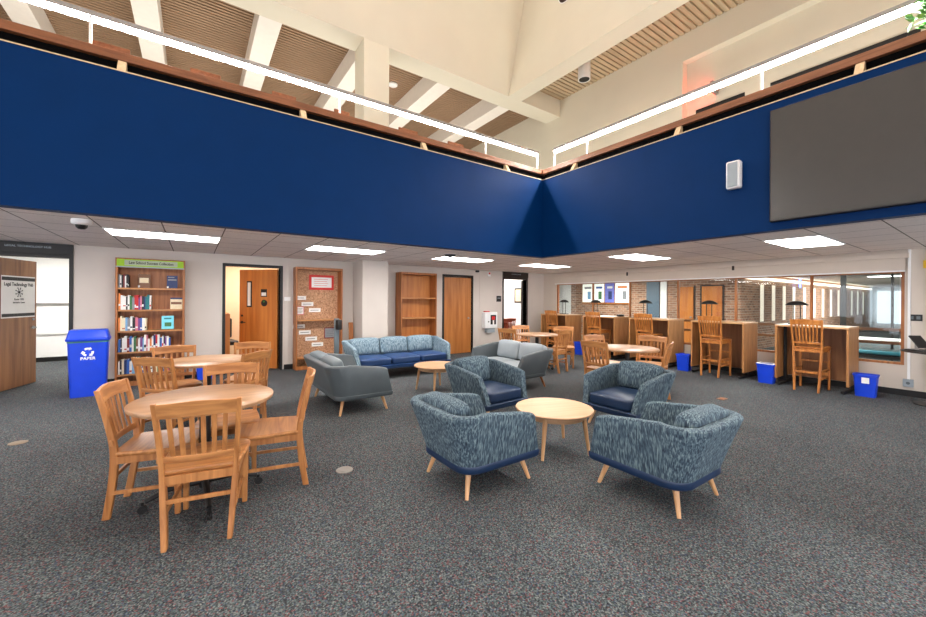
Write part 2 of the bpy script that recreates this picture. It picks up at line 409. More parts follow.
# rooms behind the back wall -------------------------------------------------
def room(x0, x1, y1, mat, nm, floor_z=0):
    b = MB(); y0 = YW+.15
    b.box(x0-.1, x0, y0, y1, 0, ZS+.2); b.box(x1, x1+.1, y0, y1, 0, ZS+.2); b.box(x0-.1, x1+.1, y1, y1+.1, 0, ZS+.2); b.box(x0-.1, x1+.1, y0, y1, ZS+.2, ZS+.3)
    return struct(b.build(nm, mat))
M['roomw'] = plain('room_white', (240, 240, 238), .7, var=.01)
M['roomo'] = plain('room_peach', (226, 196, 160), .7, var=.02)
room(-4.2, -.35, 12.6, 'roomw', 'wall_room_one'); room(-.1, 2.6, 11.2, 'roomo', 'wall_room_two'); room(6.9, 9.1, 11.6, 'roomw', 'wall_room_four')
struct(MB().box(-4.2, -.35, 12.585, 12.6, 0, .1).build('baseboard_room', 'black'))
w = MB().box(-3.6, -.6, 12.56, 12.6, .62, 1.62).build('whiteboard', 'white'); tag(w, 'white marker board on the far wall of the room beyond the open left door', 'whiteboard')
MB().box(-3.6, -.6, 12.5, 12.56, 1.30, 1.33).build('ledge', 'metal', w)

# upper storey ---------------------------------------------------------------
b = MB(); b.box(XL, XW, 8.08, 8.65, ZB, ZC+.02); b.box(7.12, 7.60, YN, 8.08, ZB, ZC+.02); struct(b.build('trim_11', 'cream', bevel=.004))
# skylight well walls (leaning in a little as they rise)
def wellwall(name, a, bq, z0, z1, da, db, t, out):
    (x0, y0), (x1, y1) = a, bq
    lo = [(x0, y0), (x1, y1), (x1+out[0]*t, y1+out[1]*t), (x0+out[0]*t, y0+out[1]*t)]
    hi = [(x0+da[0], y0+da[1]), (x1+db[0], y1+db[1]), (x1+db[0]+out[0]*t, y1+db[1]+out[1]*t), (x0+da[0]+out[0]*t, y0+da[1]+out[1]*t)]
    return struct(MB().loft([[(x, y, z0) for x, y in lo], [(x, y, z1) for x, y in hi]]).build(name, 'cream'))
wellwall('wall_skylight_back', (XL, 8.085), (7.12, 8.085), ZB+.003, 10.4, (0, -.85), (0, -.85), .3, (0, 1))
wellwall('wall_skylight_right', (7.125, YN), (7.125, 8.085), ZB+.003, 10.4, (0, 0), (0, 0), .3, (1, 0))
b = MB()
for x in (2.90, 3.62): b.loft([[(x, 8.079, ZB+.1), (x+.012, 8.079, ZB+.1), (x+.012, 8.09, ZB+.1), (x, 8.09, ZB+.1)], [(x, 7.20, 10.4), (x+.012, 7.20, 10.4), (x+.012, 7.25, 10.4), (x, 7.25, 10.4)]])
struct(b.build('trim_12', 'palewood'))
struct(MB().box(XL, 7.13, YN, 7.3, 10.2, 10.3).build('ceiling', 'skylight'))
# round recessed opening in the skylight well
o = MB().cyl((7.115, 6.10, 8.68), (7.16, 6.10, 8.68), .2, n=28).build('wall_speaker', 'slatback'); tag(o, 'round dark opening with pale rim high in the skylight well', 'speaker')
q = MB(); q.loft([[(7.12+dx, 6.10+r*math.cos(2*PI*i/28), 8.68+r*math.sin(2*PI*i/28)) for i in range(28)] for r, dx in ((.2, 0), (.2, -.012), (.22, -.012), (.22, 0))], wrap=True, caps=False); q.build('rim', 'white', o)
# slat ceilings
struct(MB().box(XL, 10.5, 8.65, 14.1, ZC+.02, ZC+.1).build('ceiling', 'slatback')); struct(MB().box(7.60, XW, YN, 8.08, ZC+.02, ZC+.1).build('ceiling', 'slatback2'))
sl = MB(); y = 8.68
while y < 13.8: sl.box(XL, 10.4, y, y+.064, ZC-.012, ZC+.02); y += .1
struct(sl.build('ceiling', 'slat', bevel=.006))
sl = MB(); y = YN+.05
while y < 8.0: sl.box(7.60, XW, y, y+.095, ZC-.012, ZC+.02); y += .13
struct(sl.build('ceiling', 'slat2', bevel=.008))
# slatted back wall of the upper floor
b = MB(); z = ZU+.1
while z < ZC-.05: b.box(XL, 10.4, 13.9, 13.93, z, z+.075); z += .1
struct(b.build('wall_upper_back', 'slat', bevel=.006)); struct(MB().box(XL, 10.5, 13.93, 14.1, ZU, ZC).build('wall_upper_backing', 'slatback'))
# deep white ribs
b = MB()
for k in range(-3, 5):
    x = 1.04 + 2.06*k
    if x > 9.3: continue
    b.box(x, x+.42, 8.65, 13.9, ZB, ZC+.0)
struct(b.build('trim_13', 'ribw', bevel=.004))
# upper right wall with two recesses
b = MB(); z0, z1 = ZU, ZC+.1
b.box(XW, XW+.2, 4.44, 13.9, z0, z1); b.box(XW, XW+.2, -2.5, 4.44, 6.98, z1); b.box(XW, XW+.2, YN, -2.5, z0, z1)
b.box(XW+.201, XW+.25, 4.23, 4.6, z0, 7.1); b.box(XW+.201, XW+.25, -2.6, 4.229, 5.82, 7.1); b.box(XW+.201, XW+.25, 2.84, 3.28, z0, 5.819); b.box(XW+.201, XW+.25, -2.6, .9, z0, 5.819)
struct(b.build('wall_upper_right', 'cream'))
struct(MB().box(XW+.6, XW+.7, YN, 8, ZU, ZC).build('wall_upper_beyond', 'wall'))
def wframe(x, y0, y1, z0, z1, nm):
    b = MB(); t = .1
    b.box(x, x+.06, y0, y0+t, z0, z1); b.box(x, x+.06, y1-t, y1, z0, z1); b.box(x, x+.06, y0+t, y1-t, z1-t, z1)
    o = struct(b.build(nm, 'black')); MB().box(x+.02, x+.03, y0+t, y1-t, z0, z1-t).build('window_glass', 'glass', o); return o
wframe(XW+.18, 3.28, 4.23, ZU, 5.83, 'window_2'); wframe(XW+.18, .9, 2.84, ZU, 5.82, 'window_3')

# ledge counter over the fascia, brackets, rails ------------------------------
o = MB().prism([(XL, YA+.10), (XB+.10, YA+.10), (XB+.62, YA+.62), (XL, YA+.62)], 3.96, 4.05).build('counter', wood('counter_wood_x', (146, 90, 54), (108, 62, 34), 'x', .45), bevel=.004)
tag(o, 'long brown wooden counter running above the left blue balcony wall', 'counter')
o = MB().prism([(XB+.10, YN), (XB+.62, YN), (XB+.62, YA+.62), (XB+.10, YA+.10)], 3.96, 4.05).build('counter', 'counter', bevel=.004)
tag(o, 'long brown wooden counter running above the right blue balcony wall', 'counter')
def bracket(horiz, p, lab):
    b = MB(); # wedge whose foot stands on the fascia
    if horiz: pr = [(YA+.02, ZT+.012), (YA+.15, ZT+.012), (YA+.15, 3.96), (YA+.11, 3.96)]; b.loft([[(p-.035, y, z) for y, z in pr], [(p+.035, y, z) for y, z in pr]])
    else: pr = [(XB+.02, ZT+.012), (XB+.15, ZT+.012), (XB+.15, 3.96), (XB+.11, 3.96)]; b.loft([[(x, p-.035, z) for x, z in pr], [(x, p+.035, z) for x, z in pr]])
    o = b.build('counter_bracket', 'palewood'); tag(o, lab, 'bracket', 'wedge brackets under the balcony counters')
names = ['leftmost', 'second from left', 'third from left', 'fourth from left']
for i, x in enumerate((-.63, 1.17, 2.98, 4.72)): bracket(True, x, 'pale wooden wedge bracket on the left blue balcony wall, ' + names[i])
for i, y in enumerate((4.62, 2.78, .95)): bracket(False, y, 'pale wooden wedge bracket on the right blue balcony wall, ' + ['nearest the corner', 'middle one', 'above the large screen'][i])

def rail(pts_posts, a, bq, lab):
    t = thing('light_rail', lab, 'railing', ((a[0]+bq[0])/2, (a[1]+bq[1])/2, 4.05))
    ox, oy = t.location.x, t.location.y; H = .39
    dx, dy = a[0]-ox, a[1]-oy; ex, ey = bq[0]-ox, bq[1]-oy; along_x = abs(dx-ex) > abs(dy-ey)
    w = .027
    if along_x: MB().box(min(dx, ex), max(dx, ex), -w, w, H, H+.055).build('handrail', 'metal', t, bevel=.004); MB().box(min(dx, ex)+.01, max(dx, ex)-.01, -w*.42, w*.42, H-.012, H-.001).build('light_strip', 'led', t)
    else: MB().box(-w, w, min(dy, ey), max(dy, ey), H, H+.055).build('handrail', 'metal', t, bevel=.004); MB().box(-w*.8, w*.8, min(dy, ey)+.01, max(dy, ey)-.01, H-.016, H-.001).build('light_strip', 'led', t)
    lip = MB().box(min(dx, ex), max(dx, ex), w-.006, w, H-.05, H-.0005) if along_x else MB().box(w-.006, w, min(dy, ey), max(dy, ey), H-.05, H-.0005)
    lip.build('light_shield', 'metal', t)  # added lip, keeps the strip's light off the dividers behind it
    for (px, py) in pts_posts: MB().box(px-ox-.012, px-ox+.012, py-oy-.012, py-oy+.012, .001, H).build('post', 'white', t)
    return t
RY, RX = YA+.32, XB+.32
rail([(x, RY) for x in (-3.53, -.91, 1.72, 4.40, 5.74)], (XL+.02, RY), (5.755, RY), 'slim lit handrail with white posts along the left balcony counter')
rail([(RX, y) for y in (5.29, 4.52, 1.87, -.78, -3.4)], (RX, YN+.02), (RX, 5.305), 'slim lit handrail with white posts along the right balcony counter')

# screen and speaker on the blue wall ----------------------------------------
t = thing('wall_screen', 'huge dark grey display screen mounted on the right blue balcony wall', 'screen', (XB, .52, 3.04))
MB().box(-.075, 0, -1.14, 1.14, -.645, .645).build('frame', 'black', t, bevel=.004)
MB().box(-.079, -.074, -1.125, 1.125, -.63, .63).build('display', 'screen', t)
t = thing('wall_speaker', 'small white box speaker on the right blue wall, left of the screen', 'speaker', (XB, 2.03, 3.04))
MB().box(-.10, 0, -.075, .075, -.17, .17).build('housing', 'white', t, bevel=.02, seg=3); MB().box(-.108, -.098, -.055, .055, -.15, .15).build('grille', 'lgrey', t, bevel=.008)

# potted plant on the counter
t = thing('potted_plant', 'leafy green potted plant on the right balcony counter, top right of photo', 'plant', (5.75, .34, 4.05))
MB().lathe([(.07, 0), (.10, .16), (.105, .17), (.09, .17), (.08, .15)], n=24).build('pot', 'white', t)
lf = MB(); rr = random.Random(3)
for i in range(260):
    a = rr.uniform(0, 2*PI); el = rr.uniform(-.5, 1.2); d = rr.uniform(.08, .27)
    c0 = Vector((math.cos(a)*math.cos(el)*d, math.sin(a)*math.cos(el)*d*1.2, .22+math.sin(el)*d*.9))
    u = Vector((rr.uniform(-1, 1), rr.uniform(-1, 1), rr.uniform(-.6, .6))).normalized(); w = u.orthogonal().normalized(); L = rr.uniform(.035, .06)
    pts = [c0-u*L, c0-u*L*.3+w*L*.6+Vector((0,0,.006)), c0+u*L*.5+w*L*.45, c0+u*L, c0+u*L*.5-w*L*.45, c0-u*L*.3-w*L*.6+Vector((0,0,.006))]
    nrm = u.cross(w)*.002
    lf.loft([[tuple(q-nrm) for q in pts], [tuple(q+nrm) for q in pts]])
lf.build('foliage', 'leaf', t)
st = MB()
for i in range(9):
    a = i*.7; st.tube([(0, 0, .15), (.03*math.cos(a), .03*math.sin(a), .24), (.12*math.cos(a), .12*math.sin(a), .33)], [.006, .005, .003], 6)
st.build('stem', 'leaf', t)

# upper stuff: smoke detector, spotlight, exit sign
o = MB().lathe([(.13, 0), (.13, -.03), (.09, -.055), (.001, -.06)], (4.62, 10.2, ZC-.015), 24).build('smoke_detector', 'white'); tag(o, 'white disc smoke detector on the upper slat ceiling right of the column', 'smoke detector')
t = thing('spotlight', 'white cylinder downlight hanging from upper slat ceiling beside the beam', 'light', (8.05, 6.28, ZC-.01))
MB().lathe([(.15, 0), (.15, -.56), (.135, -.56), (.13, -.52), (.001, -.51)], n=28).build('housing', 'white', t); MB().lathe([(.128, -.53), (.128, -.55), (.001, -.54)], n=24).build('lens', 'black', t)
t = thing('exit_sign', 'small box exit sign glowing red inside the upper wall recess', 'exit sign', (XW+.04, 3.80, 6.1))
MB().box(-.13, .15, -.03, .03, -.1, .12).build('housing', 'metal', t, bevel=.005)
text('EXIT', .16, 'red', t, (.01, -.0325, .01), (PI/2, 0, 0))
M['redglow'] = emis('red_glow', (255, 50, 30), 30)
MB().box(-.11, .13, .031, .033, -.08, .1).build('lit_edge', 'redglow', t)

# ------------------------------------------------------------------ ceiling fixtures (lower)
tl = None
specs = [(-.91, 6.29, 'above the bookshelves at left'), (1.53, 6.29, 'in front of the cork board wall'), (3.97, 6.29, 'in front of the empty bookcase'), (6.41, 6.29, 'nearest the back right corner'), (6.41, 3.85, 'above the middle study carrels'), (6.41, 1.41, 'under the large screen at right'), (-3.35, 6.29, 'at the left edge above the doorway')]
for i, (x, y, lb) in enumerate(specs):
    lab = 'flat bright rectangular ceiling light ' + lb
    if tl is None:
        tl = thing('ceiling_light', lab, 'light', (x+.61, y+.305, ZS), 0, 'recessed lights in the tiled ceiling')
        b = MB(); b.box(-.61, .61, -.305, -.285, -.012, 0); b.box(-.61, .61, .285, .305, -.012, 0); b.box(-.61, -.59, -.285, .285, -.012, 0); b.box(.59, .61, -.285, .285, -.012, 0)
        b.build('frame', 'white', tl)
        MB().loft([[(-.585, -.28, -.011), (.585, -.28, -.011), (.585, .28, -.011), (-.585, .28, -.011)], [(-.59, -.285, -.001), (.59, -.285, -.001), (.59, .285, -.001), (-.59, .285, -.001)]]).build('diffuser', 'troffer', tl)
    else: dup(tl, (x+.61, y+.305, ZS), 0, lab, 'recessed lights in the tiled ceiling')
t = thing('security_camera', 'white dome security camera with dark lens on ceiling at left', 'camera', (-1.0, 5.80, ZS))
MB().lathe([(.085, 0), (.085, -.045), (.065, -.06), (.001, -.06)], n=28).build('housing', 'white', t); MB().lathe([(.052, -.058), (.046, -.085), (.028, -.102), (.001, -.106)], n=24).build('dome', 'black', t)
t = thing('smoke_detector', 'dark round detector on the tiled ceiling above the sofa', 'smoke detector', (3.95, 6.66-.55, ZS))
MB().lathe([(.11, 0), (.11, -.02), (.06, -.035), (.001, -.035)], n=28).build('base', 'black', t); MB().lathe([(.04, -.034), (.03, -.06), (.001, -.065)], n=20).build('sensor', 'lgrey', t)
o = MB().box(6.47, 6.55, YW-.09, YW+.004, 2.235, 2.29).build('security_camera', 'black', bevel=.01); tag(o, 'small black camera high on the back wall beside the closed door', 'camera')
t = thing('fire_strobe', 'small red and white alarm strobe high on back wall', 'alarm', (6.95, YW, 2.2)); MB().box(-.05, .05, -.03, 0, -.06, .06).build('base', 'white', t, bevel=.006); MB().box(-.025, .025, -.045, -.028, .0, .05).build('lens', 'red', t)

# ------------------------------------------------------------------ dining chairs
def post_y(z, H, sh):
    if z < sh: k = z/sh; return -.235 + .05*math.sin(k*PI/2)
    k = (z-sh)/(H-sh); return -.185 - .085*k**1.3
def make_chair(name, label, H=.865, sh=.45, mat='oak', railmat='oakx', stool=False):
    t = thing(name, label, 'stool' if stool else 'chair')
    W = .19
    for s in (-1, 1):
        b = MB(); rings = []
        for i in range(13):
            z = H*i/12; y = post_y(z, H, sh); w = .013 + .003*math.sin(PI*min(1, z/sh)); d = .022 - .008*max(0, (z-sh)/(H-sh))
            x = s*(.152 + .045*z/H)
            rings.append([(x-w, y-d, z), (x+w, y-d, z), (x+w, y+d, z), (x-w, y+d, z)])
        b.loft(rings).build('leg', mat, t, bevel=.005)
        b = MB(); x = s*.185; b.loft([[(x-r, .215-r, z), (x+r, .215-r, z), (x+r, .215+r, z), (x-r, .215+r, z)] for z, r in ((0, .015), (sh*.6, .018), (sh-.03, .02))]).build('leg', mat, t, bevel=.005)
    # seat: rounded front, slightly dished
    pts = []
    for i in range(9): a = i/8; pts.append((-.185-.035*math.sin(a*PI/2)-.0, -.195+.36*a))
    for i in range(1, 6): a = i/6*PI/2; pts.append((-.22+.07*(1-math.cos(a)), .165+.085*math.sin(a)))
    pts += [(-.13, .256), (-.05, .262), (.05, .262), (.13, .256)]
    full = pts[:14] + pts[14:] + [(-x, y) for x, y in reversed(pts[:14])]
    b = MB(); z1 = sh
    rings = [[(x*.94, .03+(y-.03)*.94, z1-.034) for x, y in full], [(x, y, z1-.018) for x, y in full], [(x, y, z1-.006) for x, y in full], [(x*.97, .03+(y-.03)*.97, z1) for x, y in full], [(x*.75, .02+(y-.02)*.72, z1-.008) for x, y in full], [(x*.3, .0+(y)*.3, z1-.010) for x, y in full]]
    b.loft(rings).build('seat', railmat, t, ang=50)
    # apron and stretchers
    b = MB(); b.box(-.17, .17, .200, .222, sh-.085, sh-.033); b.box(-.165, .165, -.205, -.185, sh-.085, sh-.033); b.box(-.19, -.172, -.19, .21, sh-.08, sh-.033); b.box(.172, .19, -.19, .21, sh-.08, sh-.033)
    b.build('apron', mat, t)
    b = MB()
    if stool:
        for z in (.33, .16+.05): 
            for s in (-1, 1): b.box(s*.178-.009, s*.178+.009, -.215, .215, z, z+.03)
        b.box(-.17, .17, .20, .225, .235, .285); b.box(-.165, .165, -.222, -.2, .30, .33); b.box(-.17, .17, .20, .222, .45, .48)
        b.build('stretcher', mat, t, bevel=.003)
    else:
        for s in (-1, 1): b.loft([[(s*.17-.008, y, z0), (s*.17+.008, y, z0), (s*.17+.008, y, z0+.024), (s*.17-.008, y, z0+.024)] for y, z0 in ((-.22, .165), (.215, .165))])
        b.box(-.165, .165, -.215, -.197, .255, .280); b.box(-.17, .17, .205, .223, .29, .315)
        b.build('stretcher', mat, t, bevel=.003)
    # crest rail and lower rail
    def curved_rail(z0f, z1f, th, nm):
        rings = []
        for i in range(15):
            s = -1+2*i/14; x = s*.2; bow = -.028*(1-s*s)
            a, c = z0f(s), z1f(s); ya, yc = post_y(a, H, sh)+bow, post_y(c, H, sh)+bow
            rings.append([(x, ya-th, a), (x, ya+th, a), (x, yc+th*.8, c), (x, yc-th*.8, c)])
        MB().loft(rings).build(nm, railmat, t, bevel=.004)
    curved_rail(lambda s: H-.085-.012*s*s, lambda s: H+.012*(math.cos(s*PI)*.5+.5)-.004, .012, 'crest_rail')
    curved_rail(lambda s: sh+.045, lambda s: sh+.085, .010, 'back_rail')
    b = MB(); n = 7 if stool else 6
    for i in range(n):
        s = -1+2*(i+.75)/(n+.5); x0 = s*.155; x1 = s*.172; bow = -.028*(1-(x1/.2)**2)
        rings = []
        for k in range(7):
            z = sh+.075 + (H-.085-sh-.065)*k/6; y = post_y(z, H, sh)+bow-.006*math.sin(PI*k/6); x = x0+(x1-x0)*k/6; w = .0115
            rings.append([(x-w, y-.005, z), (x+w, y-.005, z), (x+w, y+.005, z), (x-w, y+.005, z)])
        b.loft(rings)
    b.build('back_slats', mat, t)
    if not stool:
        for ch in t.children:
            for v in ch.data.vertices: v.co.x *= 1.08
    return t

chair0 = None
GC = None
def chair(rx, ry, fx, fy, label):
    global chair0
    L = math.hypot(fx, fy); fx /= L; fy /= L
    loc = (rx+fx*.235, ry+fy*.235, 0)
    if chair0 is None:
        chair0 = make_chair('dining_chair', label); chair0.location = loc; chair0.rotation_euler = (0, 0, rotz(fx, fy)); return chair0
    return dup(chair0, loc, rotz(fx, fy), label)
chair(.03, 2.795, .19, .98, 'oak slat-back chair nearest the camera, its back towards us at the front left table')
chair(-.43, 3.60, .975, -.22, 'oak slat-back chair on the left side of the front left table')
chair(.77, 3.38, -.975, .2, 'oak slat-back chair on the right side of the front left table, seen side-on')
chair(.29, 4.10, -.15, -.98, 'oak slat-back chair behind the front left table, facing the camera')
chair(-.32, 5.02, .66, .75, 'oak chair at left of the table before the full bookcase, back half-turned')
chair(-.19, 6.00, .12, -1, 'oak chair directly in front of the full bookcase, facing the camera')
chair(.58, 4.96, -.68, .73, 'oak chair at the near right of the table before the full bookcase')
chair(.66, 5.98, -.3, -.95, 'pale oak chair before the open orange door, behind the second left table')
chair(6.19, 5.30, -.2, .98, 'oak chair with its back to the camera at the far table behind the grey loveseat')
chair(6.95, 5.95, -.75, -.66, 'pale oak chair at the right side of the far table, behind another chair')
chair(5.44, 6.16, .95, .25, 'oak chair at the left of the far table, just behind the grey loveseat')
chair(6.35, 6.72, -.3, -.95, 'oak chair on the far side of the far table, facing the camera')
chair(5.72, 4.20, -.2, -.97, 'pale oak chair on the far side of the table behind the rear right armchair')
chair(4.90, 3.60, 1, .05, 'oak chair at the left of the table behind the rear right armchair')
chair(6.40, 3.56, -.93, -.3, 'oak chair with lit back at the right of the table behind the rear right armchair')
chair(5.68, 2.92, -.34, .94, 'oak chair nearest the camera at the table behind the rear right armchair')

st0 = make_chair('bar_stool', 'oak bar stool tucked at the study carrel under the large screen', 1.18, .73, 'stool', 'stool', True)
st0.location = (8.50, 1.99, 0); st0.rotation_euler = (0, 0, rotz(1, 0))
for y, lb in ((3.44, 'oak bar stool at the second study carrel from the right'), (4.80, 'oak bar stool at the middle study carrel'), (6.13, 'oak bar stool at the second study carrel from the left'), (7.52, 'oak bar stool at the carrel farthest back in the corner')):
    dup(st0, (8.50, y, 0), rotz(1, 0), lb)
for i, (xa, xb) in enumerate(((-.95, -.62), (-.05, .27), (.87, 1.18), (1.72, 1.95), (2.78, 3.13), (3.75, 4.09))):
    o = MB().box(xa, xb, YA+.585, YA+.61, 4.051, 4.33).build('desk_divider', 'counter', bevel=.003)
    tag(o, 'low brown wooden divider standing on the left balcony counter, ' + ordinal(i) + ' from the left', 'divider', 'dividers on the upstairs counter')

# ------------------------------------------------------------------ round tables on castors
def make_table(label, loc):
    t = thing('round_table', label, 'table', loc)
    MB().lathe([(.40, .706), (.445, .712), (.45, .722), (.45, .736), (.446, .74), (.001, .74)], n=64).build('tabletop', 'oaktop', t, ang=50)
    MB().lathe([(.20, .69), (.20, .705), (.001, .705)], n=32).build('mounting_plate', 'black', t)
    MB().cyl((0, 0, .09), (0, 0, .70), .036, n=24).build('column', 'black', t)
    for k in range(4):
        a = k*PI/2+.05; ca, sa = math.cos(a), math.sin(a)
        lg = MB().tube([(.02*ca, .02*sa, .13), (.20*ca, .20*sa, .125), (.34*ca, .34*sa, .075)], [.024, .020, .015]).build('leg', 'black', t)
        c = MB(); px, py = .355*ca, .355*sa
        c.cyl((px-.014*sa, py+.014*ca, .028), (px-.004*sa, py+.004*ca, .028), .027, n=16); c.cyl((px+.004*sa, py-.004*ca, .028), (px+.014*sa, py-.014*ca, .028), .027, n=16)
        c.cyl((px, py, .03), (px, py, .075), .01); c.cyl((px-.016*sa, py+.016*ca, .028), (px+.016*sa, py-.016*ca, .028), .008)
        c.build('castor', 'black', lg)
    return t
tb0 = make_table('round oak table on black castor base, front left, nearest the camera', (.075, 3.42, 0))
dup(tb0, (.14, 5.48, 0), 0, 'round oak table on black castor base in front of the full bookcase')
dup(tb0, (6.10, 5.95, 0), .3, 'round oak table on black castor base, far right behind the grey loveseat')
dup(tb0, (5.55, 3.48, 0), .2, 'round oak table on black castor base between rear right armchair and the carrels')

def make_coffee(label, loc, rz):
    t = thing('coffee_table', label, 'coffee table', loc, rz); H = .41; R = .378
    MB().lathe([(R-.04, H-.026), (R-.006, H-.018), (R, H-.008), (R-.004, H), (.001, H)], n=64).build('tabletop', 'maple', t, ang=50)
    MB().lathe([(.28, H-.075), (.305, H-.075), (.31, H-.027), (.28, H-.027)], n=48).build('apron', 'maple', t)
    for k in range(4):
        a = PI/4+k*PI/2; b = MB(); b.cyl((.345*math.cos(a), .345*math.sin(a), 0), (.28*math.cos(a), .295*math.sin(a), H-.03), .013, .024, 16); b.build('leg', 'mapleg', t)
    return t
ct = make_coffee('round pale wood coffee table in the middle of four armchairs', (2.94, 2.63, 0), -.35)
dup(ct, (3.26, 5.40, 0), .1, 'round pale wood coffee table between the sofa and loveseats')

# ------------------------------------------------------------------ upholstered seating
def make_seating(name, label, cat, W, n, shell, base, seatm, backm, legm='mapleg', D=.74, group=None, Hb=.64, Hf=.565):
    t = thing(name, label, cat); w = W/2; d = D/2; r = .15; th = .072; zb = .25
    path = []   # (x, y, nx, ny, h, frontness)
    side = 7
    for i in range(side+1):
        y = d - (2*d-r)*i/side; path.append((-w, y, -1, 0, i/side))
    for i in range(1, 8):
        a = PI + (PI/2)*i/8; path.append((-w+r+r*math.cos(a), -d+r+r*math.sin(a), math.cos(a), math.sin(a), 1))
    for i in range(9): path.append((-w+r+(2*w-2*r)*i/8, -d, 0, -1, 1))
    left = path[:side+8]
    path += [(-x, y, -nx, ny, s) for x, y, nx, ny, s in reversed(left)]
    rings = []
    for (x, y, nx, ny, s) in path:
        h = Hf + (Hb-Hf)*min(1, s*1.0); ln = .055*abs(nx) + .125*abs(ny); tt = th + .02*abs(ny)
        prof = [(-.012, zb-.03), (0, zb), (ln*.5, (zb+h)/2), (ln-.001, h-.022), (ln-.008, h-.006), (ln-.022, h), (ln-tt+.022, h), (ln-tt+.008, h-.006), (ln-tt+.002, h-.022), (ln*.4-tt, (zb+h)/2), (-tt, zb-.03)]
        ring = []
        for off, z in prof:
            fr = max(0, 1-s*3); yy = y+ny*off - fr*.10*max(0, (z-zb)/(h-zb))
            ring.append((x+nx*off, yy, z))
        rings.append(ring)
    MB().loft(rings).build('shell', shell, t, bevel=.012, seg=3, ang=48)
    # base slab following the plan
    ol = [(x, y) for x, y, *_ in path]
    k = MB(); k.loft([[(x*.965, y*.965, .185) for x, y in ol], [(x*.998, y*.998, .20) for x, y in ol], [(x*1.006, y*1.004+.004, .245) for x, y in ol], [(x*.99, y*.99, .252) for x, y in ol]]).build('base', base, t, ang=50)
    def pad(x0, x1, y0, y1, z0, z1, bul, nm, mat, par, tilt=0, piv=None, r=.03):
        b = MB(); gx, gy = 9, 9; 
        # cushion as a rounded box with a crowned top
        b.box(x0, x1, y0, y1, z0, z1); bmesh.ops.subdivide_edges(b.bm, edges=b.bm.edges, cuts=6, use_grid_fill=True)
        cx, cy, cz = (x0+x1)/2, (y0+y1)/2, (z0+z1)/2; hx, hy, hz = (x1-x0)/2, (y1-y0)/2, (z1-z0)/2
        for v in b.bm.verts:
            u = Vector(((v.co.x-cx)/hx, (v.co.y-cy)/hy, (v.co.z-cz)/hz)); p = Vector((u.x*hx, u.y*hy, u.z*hz)); c = Vector((max(-hx+r, min(hx-r, p.x)), max(-hy+r, min(hy-r, p.y)), max(-hz+r, min(hz-r, p.z)))); dlt = p-c
            if dlt.length > 1e-6: p = c + dlt.normalized()*r
            if bul[2] : p.z += bul[2]*(1-u.x**2)*(1-u.y**2)*(1 if u.z > 0 else 0)
            if bul[1] : p.y += bul[1]*(1-u.x**2)*(1-u.z**2)*(1 if u.y > 0 else 0)
            v.co = Vector((cx, cy, cz))+p
            if tilt: v.co = Matrix.Translation(piv) @ Matrix.Rotation(tilt, 4, 'X') @ Matrix.Translation(-Vector(piv)) @ v.co
        return b.build(nm, mat, par, ang=80, sub=1)
    iw = w-th+.012
    for i in range(n):
        a = -iw+2*iw*i/n; c2 = -iw+2*iw*(i+1)/n
        pad(a+.002, c2-.002, -d+.10, d-.012, .25, .385, (0, 0, .018), 'seat_cushion', seatm, t)
        pad(a+.008, c2-.008, -d+.0, -d+.165, .38, .705, (0, .025, .015), 'back_cushion', backm, t, .20, (0, -d+.1, .40), r=.045)
    lx, ly = w-.10, d-.10
    for sx in (-1, 1):
        for sy in (-1, 1):
            MB().cyl((sx*(lx+.045), sy*(ly+.045), 0), (sx*(lx-.01), sy*(ly-.01), .19), .0135, .023, 16).build('leg', legm, t)
    return t
ac = make_seating('armchair', 'teal streaked armchair at front left of the coffee table, back towards the camera', 'armchair', .68, 1, 'streak', 'navy', 'navy', 'streak')
ac.location = (1.965, 2.59, 0); ac.rotation_euler = (0, 0, rotz(1, 0))
dup(ac, (3.08, 3.86, 0), rotz(.06, -1), 'teal streaked armchair with navy seat behind the coffee table, at its left')
dup(ac, (4.23, 2.67, 0), rotz(-1, -.02), 'teal streaked armchair with navy seat right of and behind the coffee table')
dup(ac, (2.985, 1.62, 0), rotz(0, 1), 'teal streaked armchair nearest the camera, front right of the coffee table')
ls = make_seating('loveseat', 'dark grey vinyl loveseat at left, its back towards the dining tables', 'loveseat', 1.30, 2, 'grey', 'grey', 'mgrey', 'mgrey')
ls.location = (1.82, 5.43, 0); ls.rotation_euler = (0, 0, rotz(1, 0))
l2 = make_seating('loveseat', 'grey two-seat loveseat with light grey cushions behind the rear left armchair', 'loveseat', 1.30, 2, 'grey', 'grey', 'lgrey', 'lgrey', legm='case')
l2.location = (4.60, 5.20, 0); l2.rotation_euler = (0, 0, rotz(-1, 0))
sf = make_seating('sofa', 'three-seat sofa with streaked blue-grey back and navy seat before the back wall', 'sofa', 1.94, 3, 'streakl', 'navy2', 'navy2', 'streakl', legm='darkframe', Hb=.67)
sf.location = (3.35, 7.00, 0); sf.rotation_euler = (0, 0, rotz(0, -1))

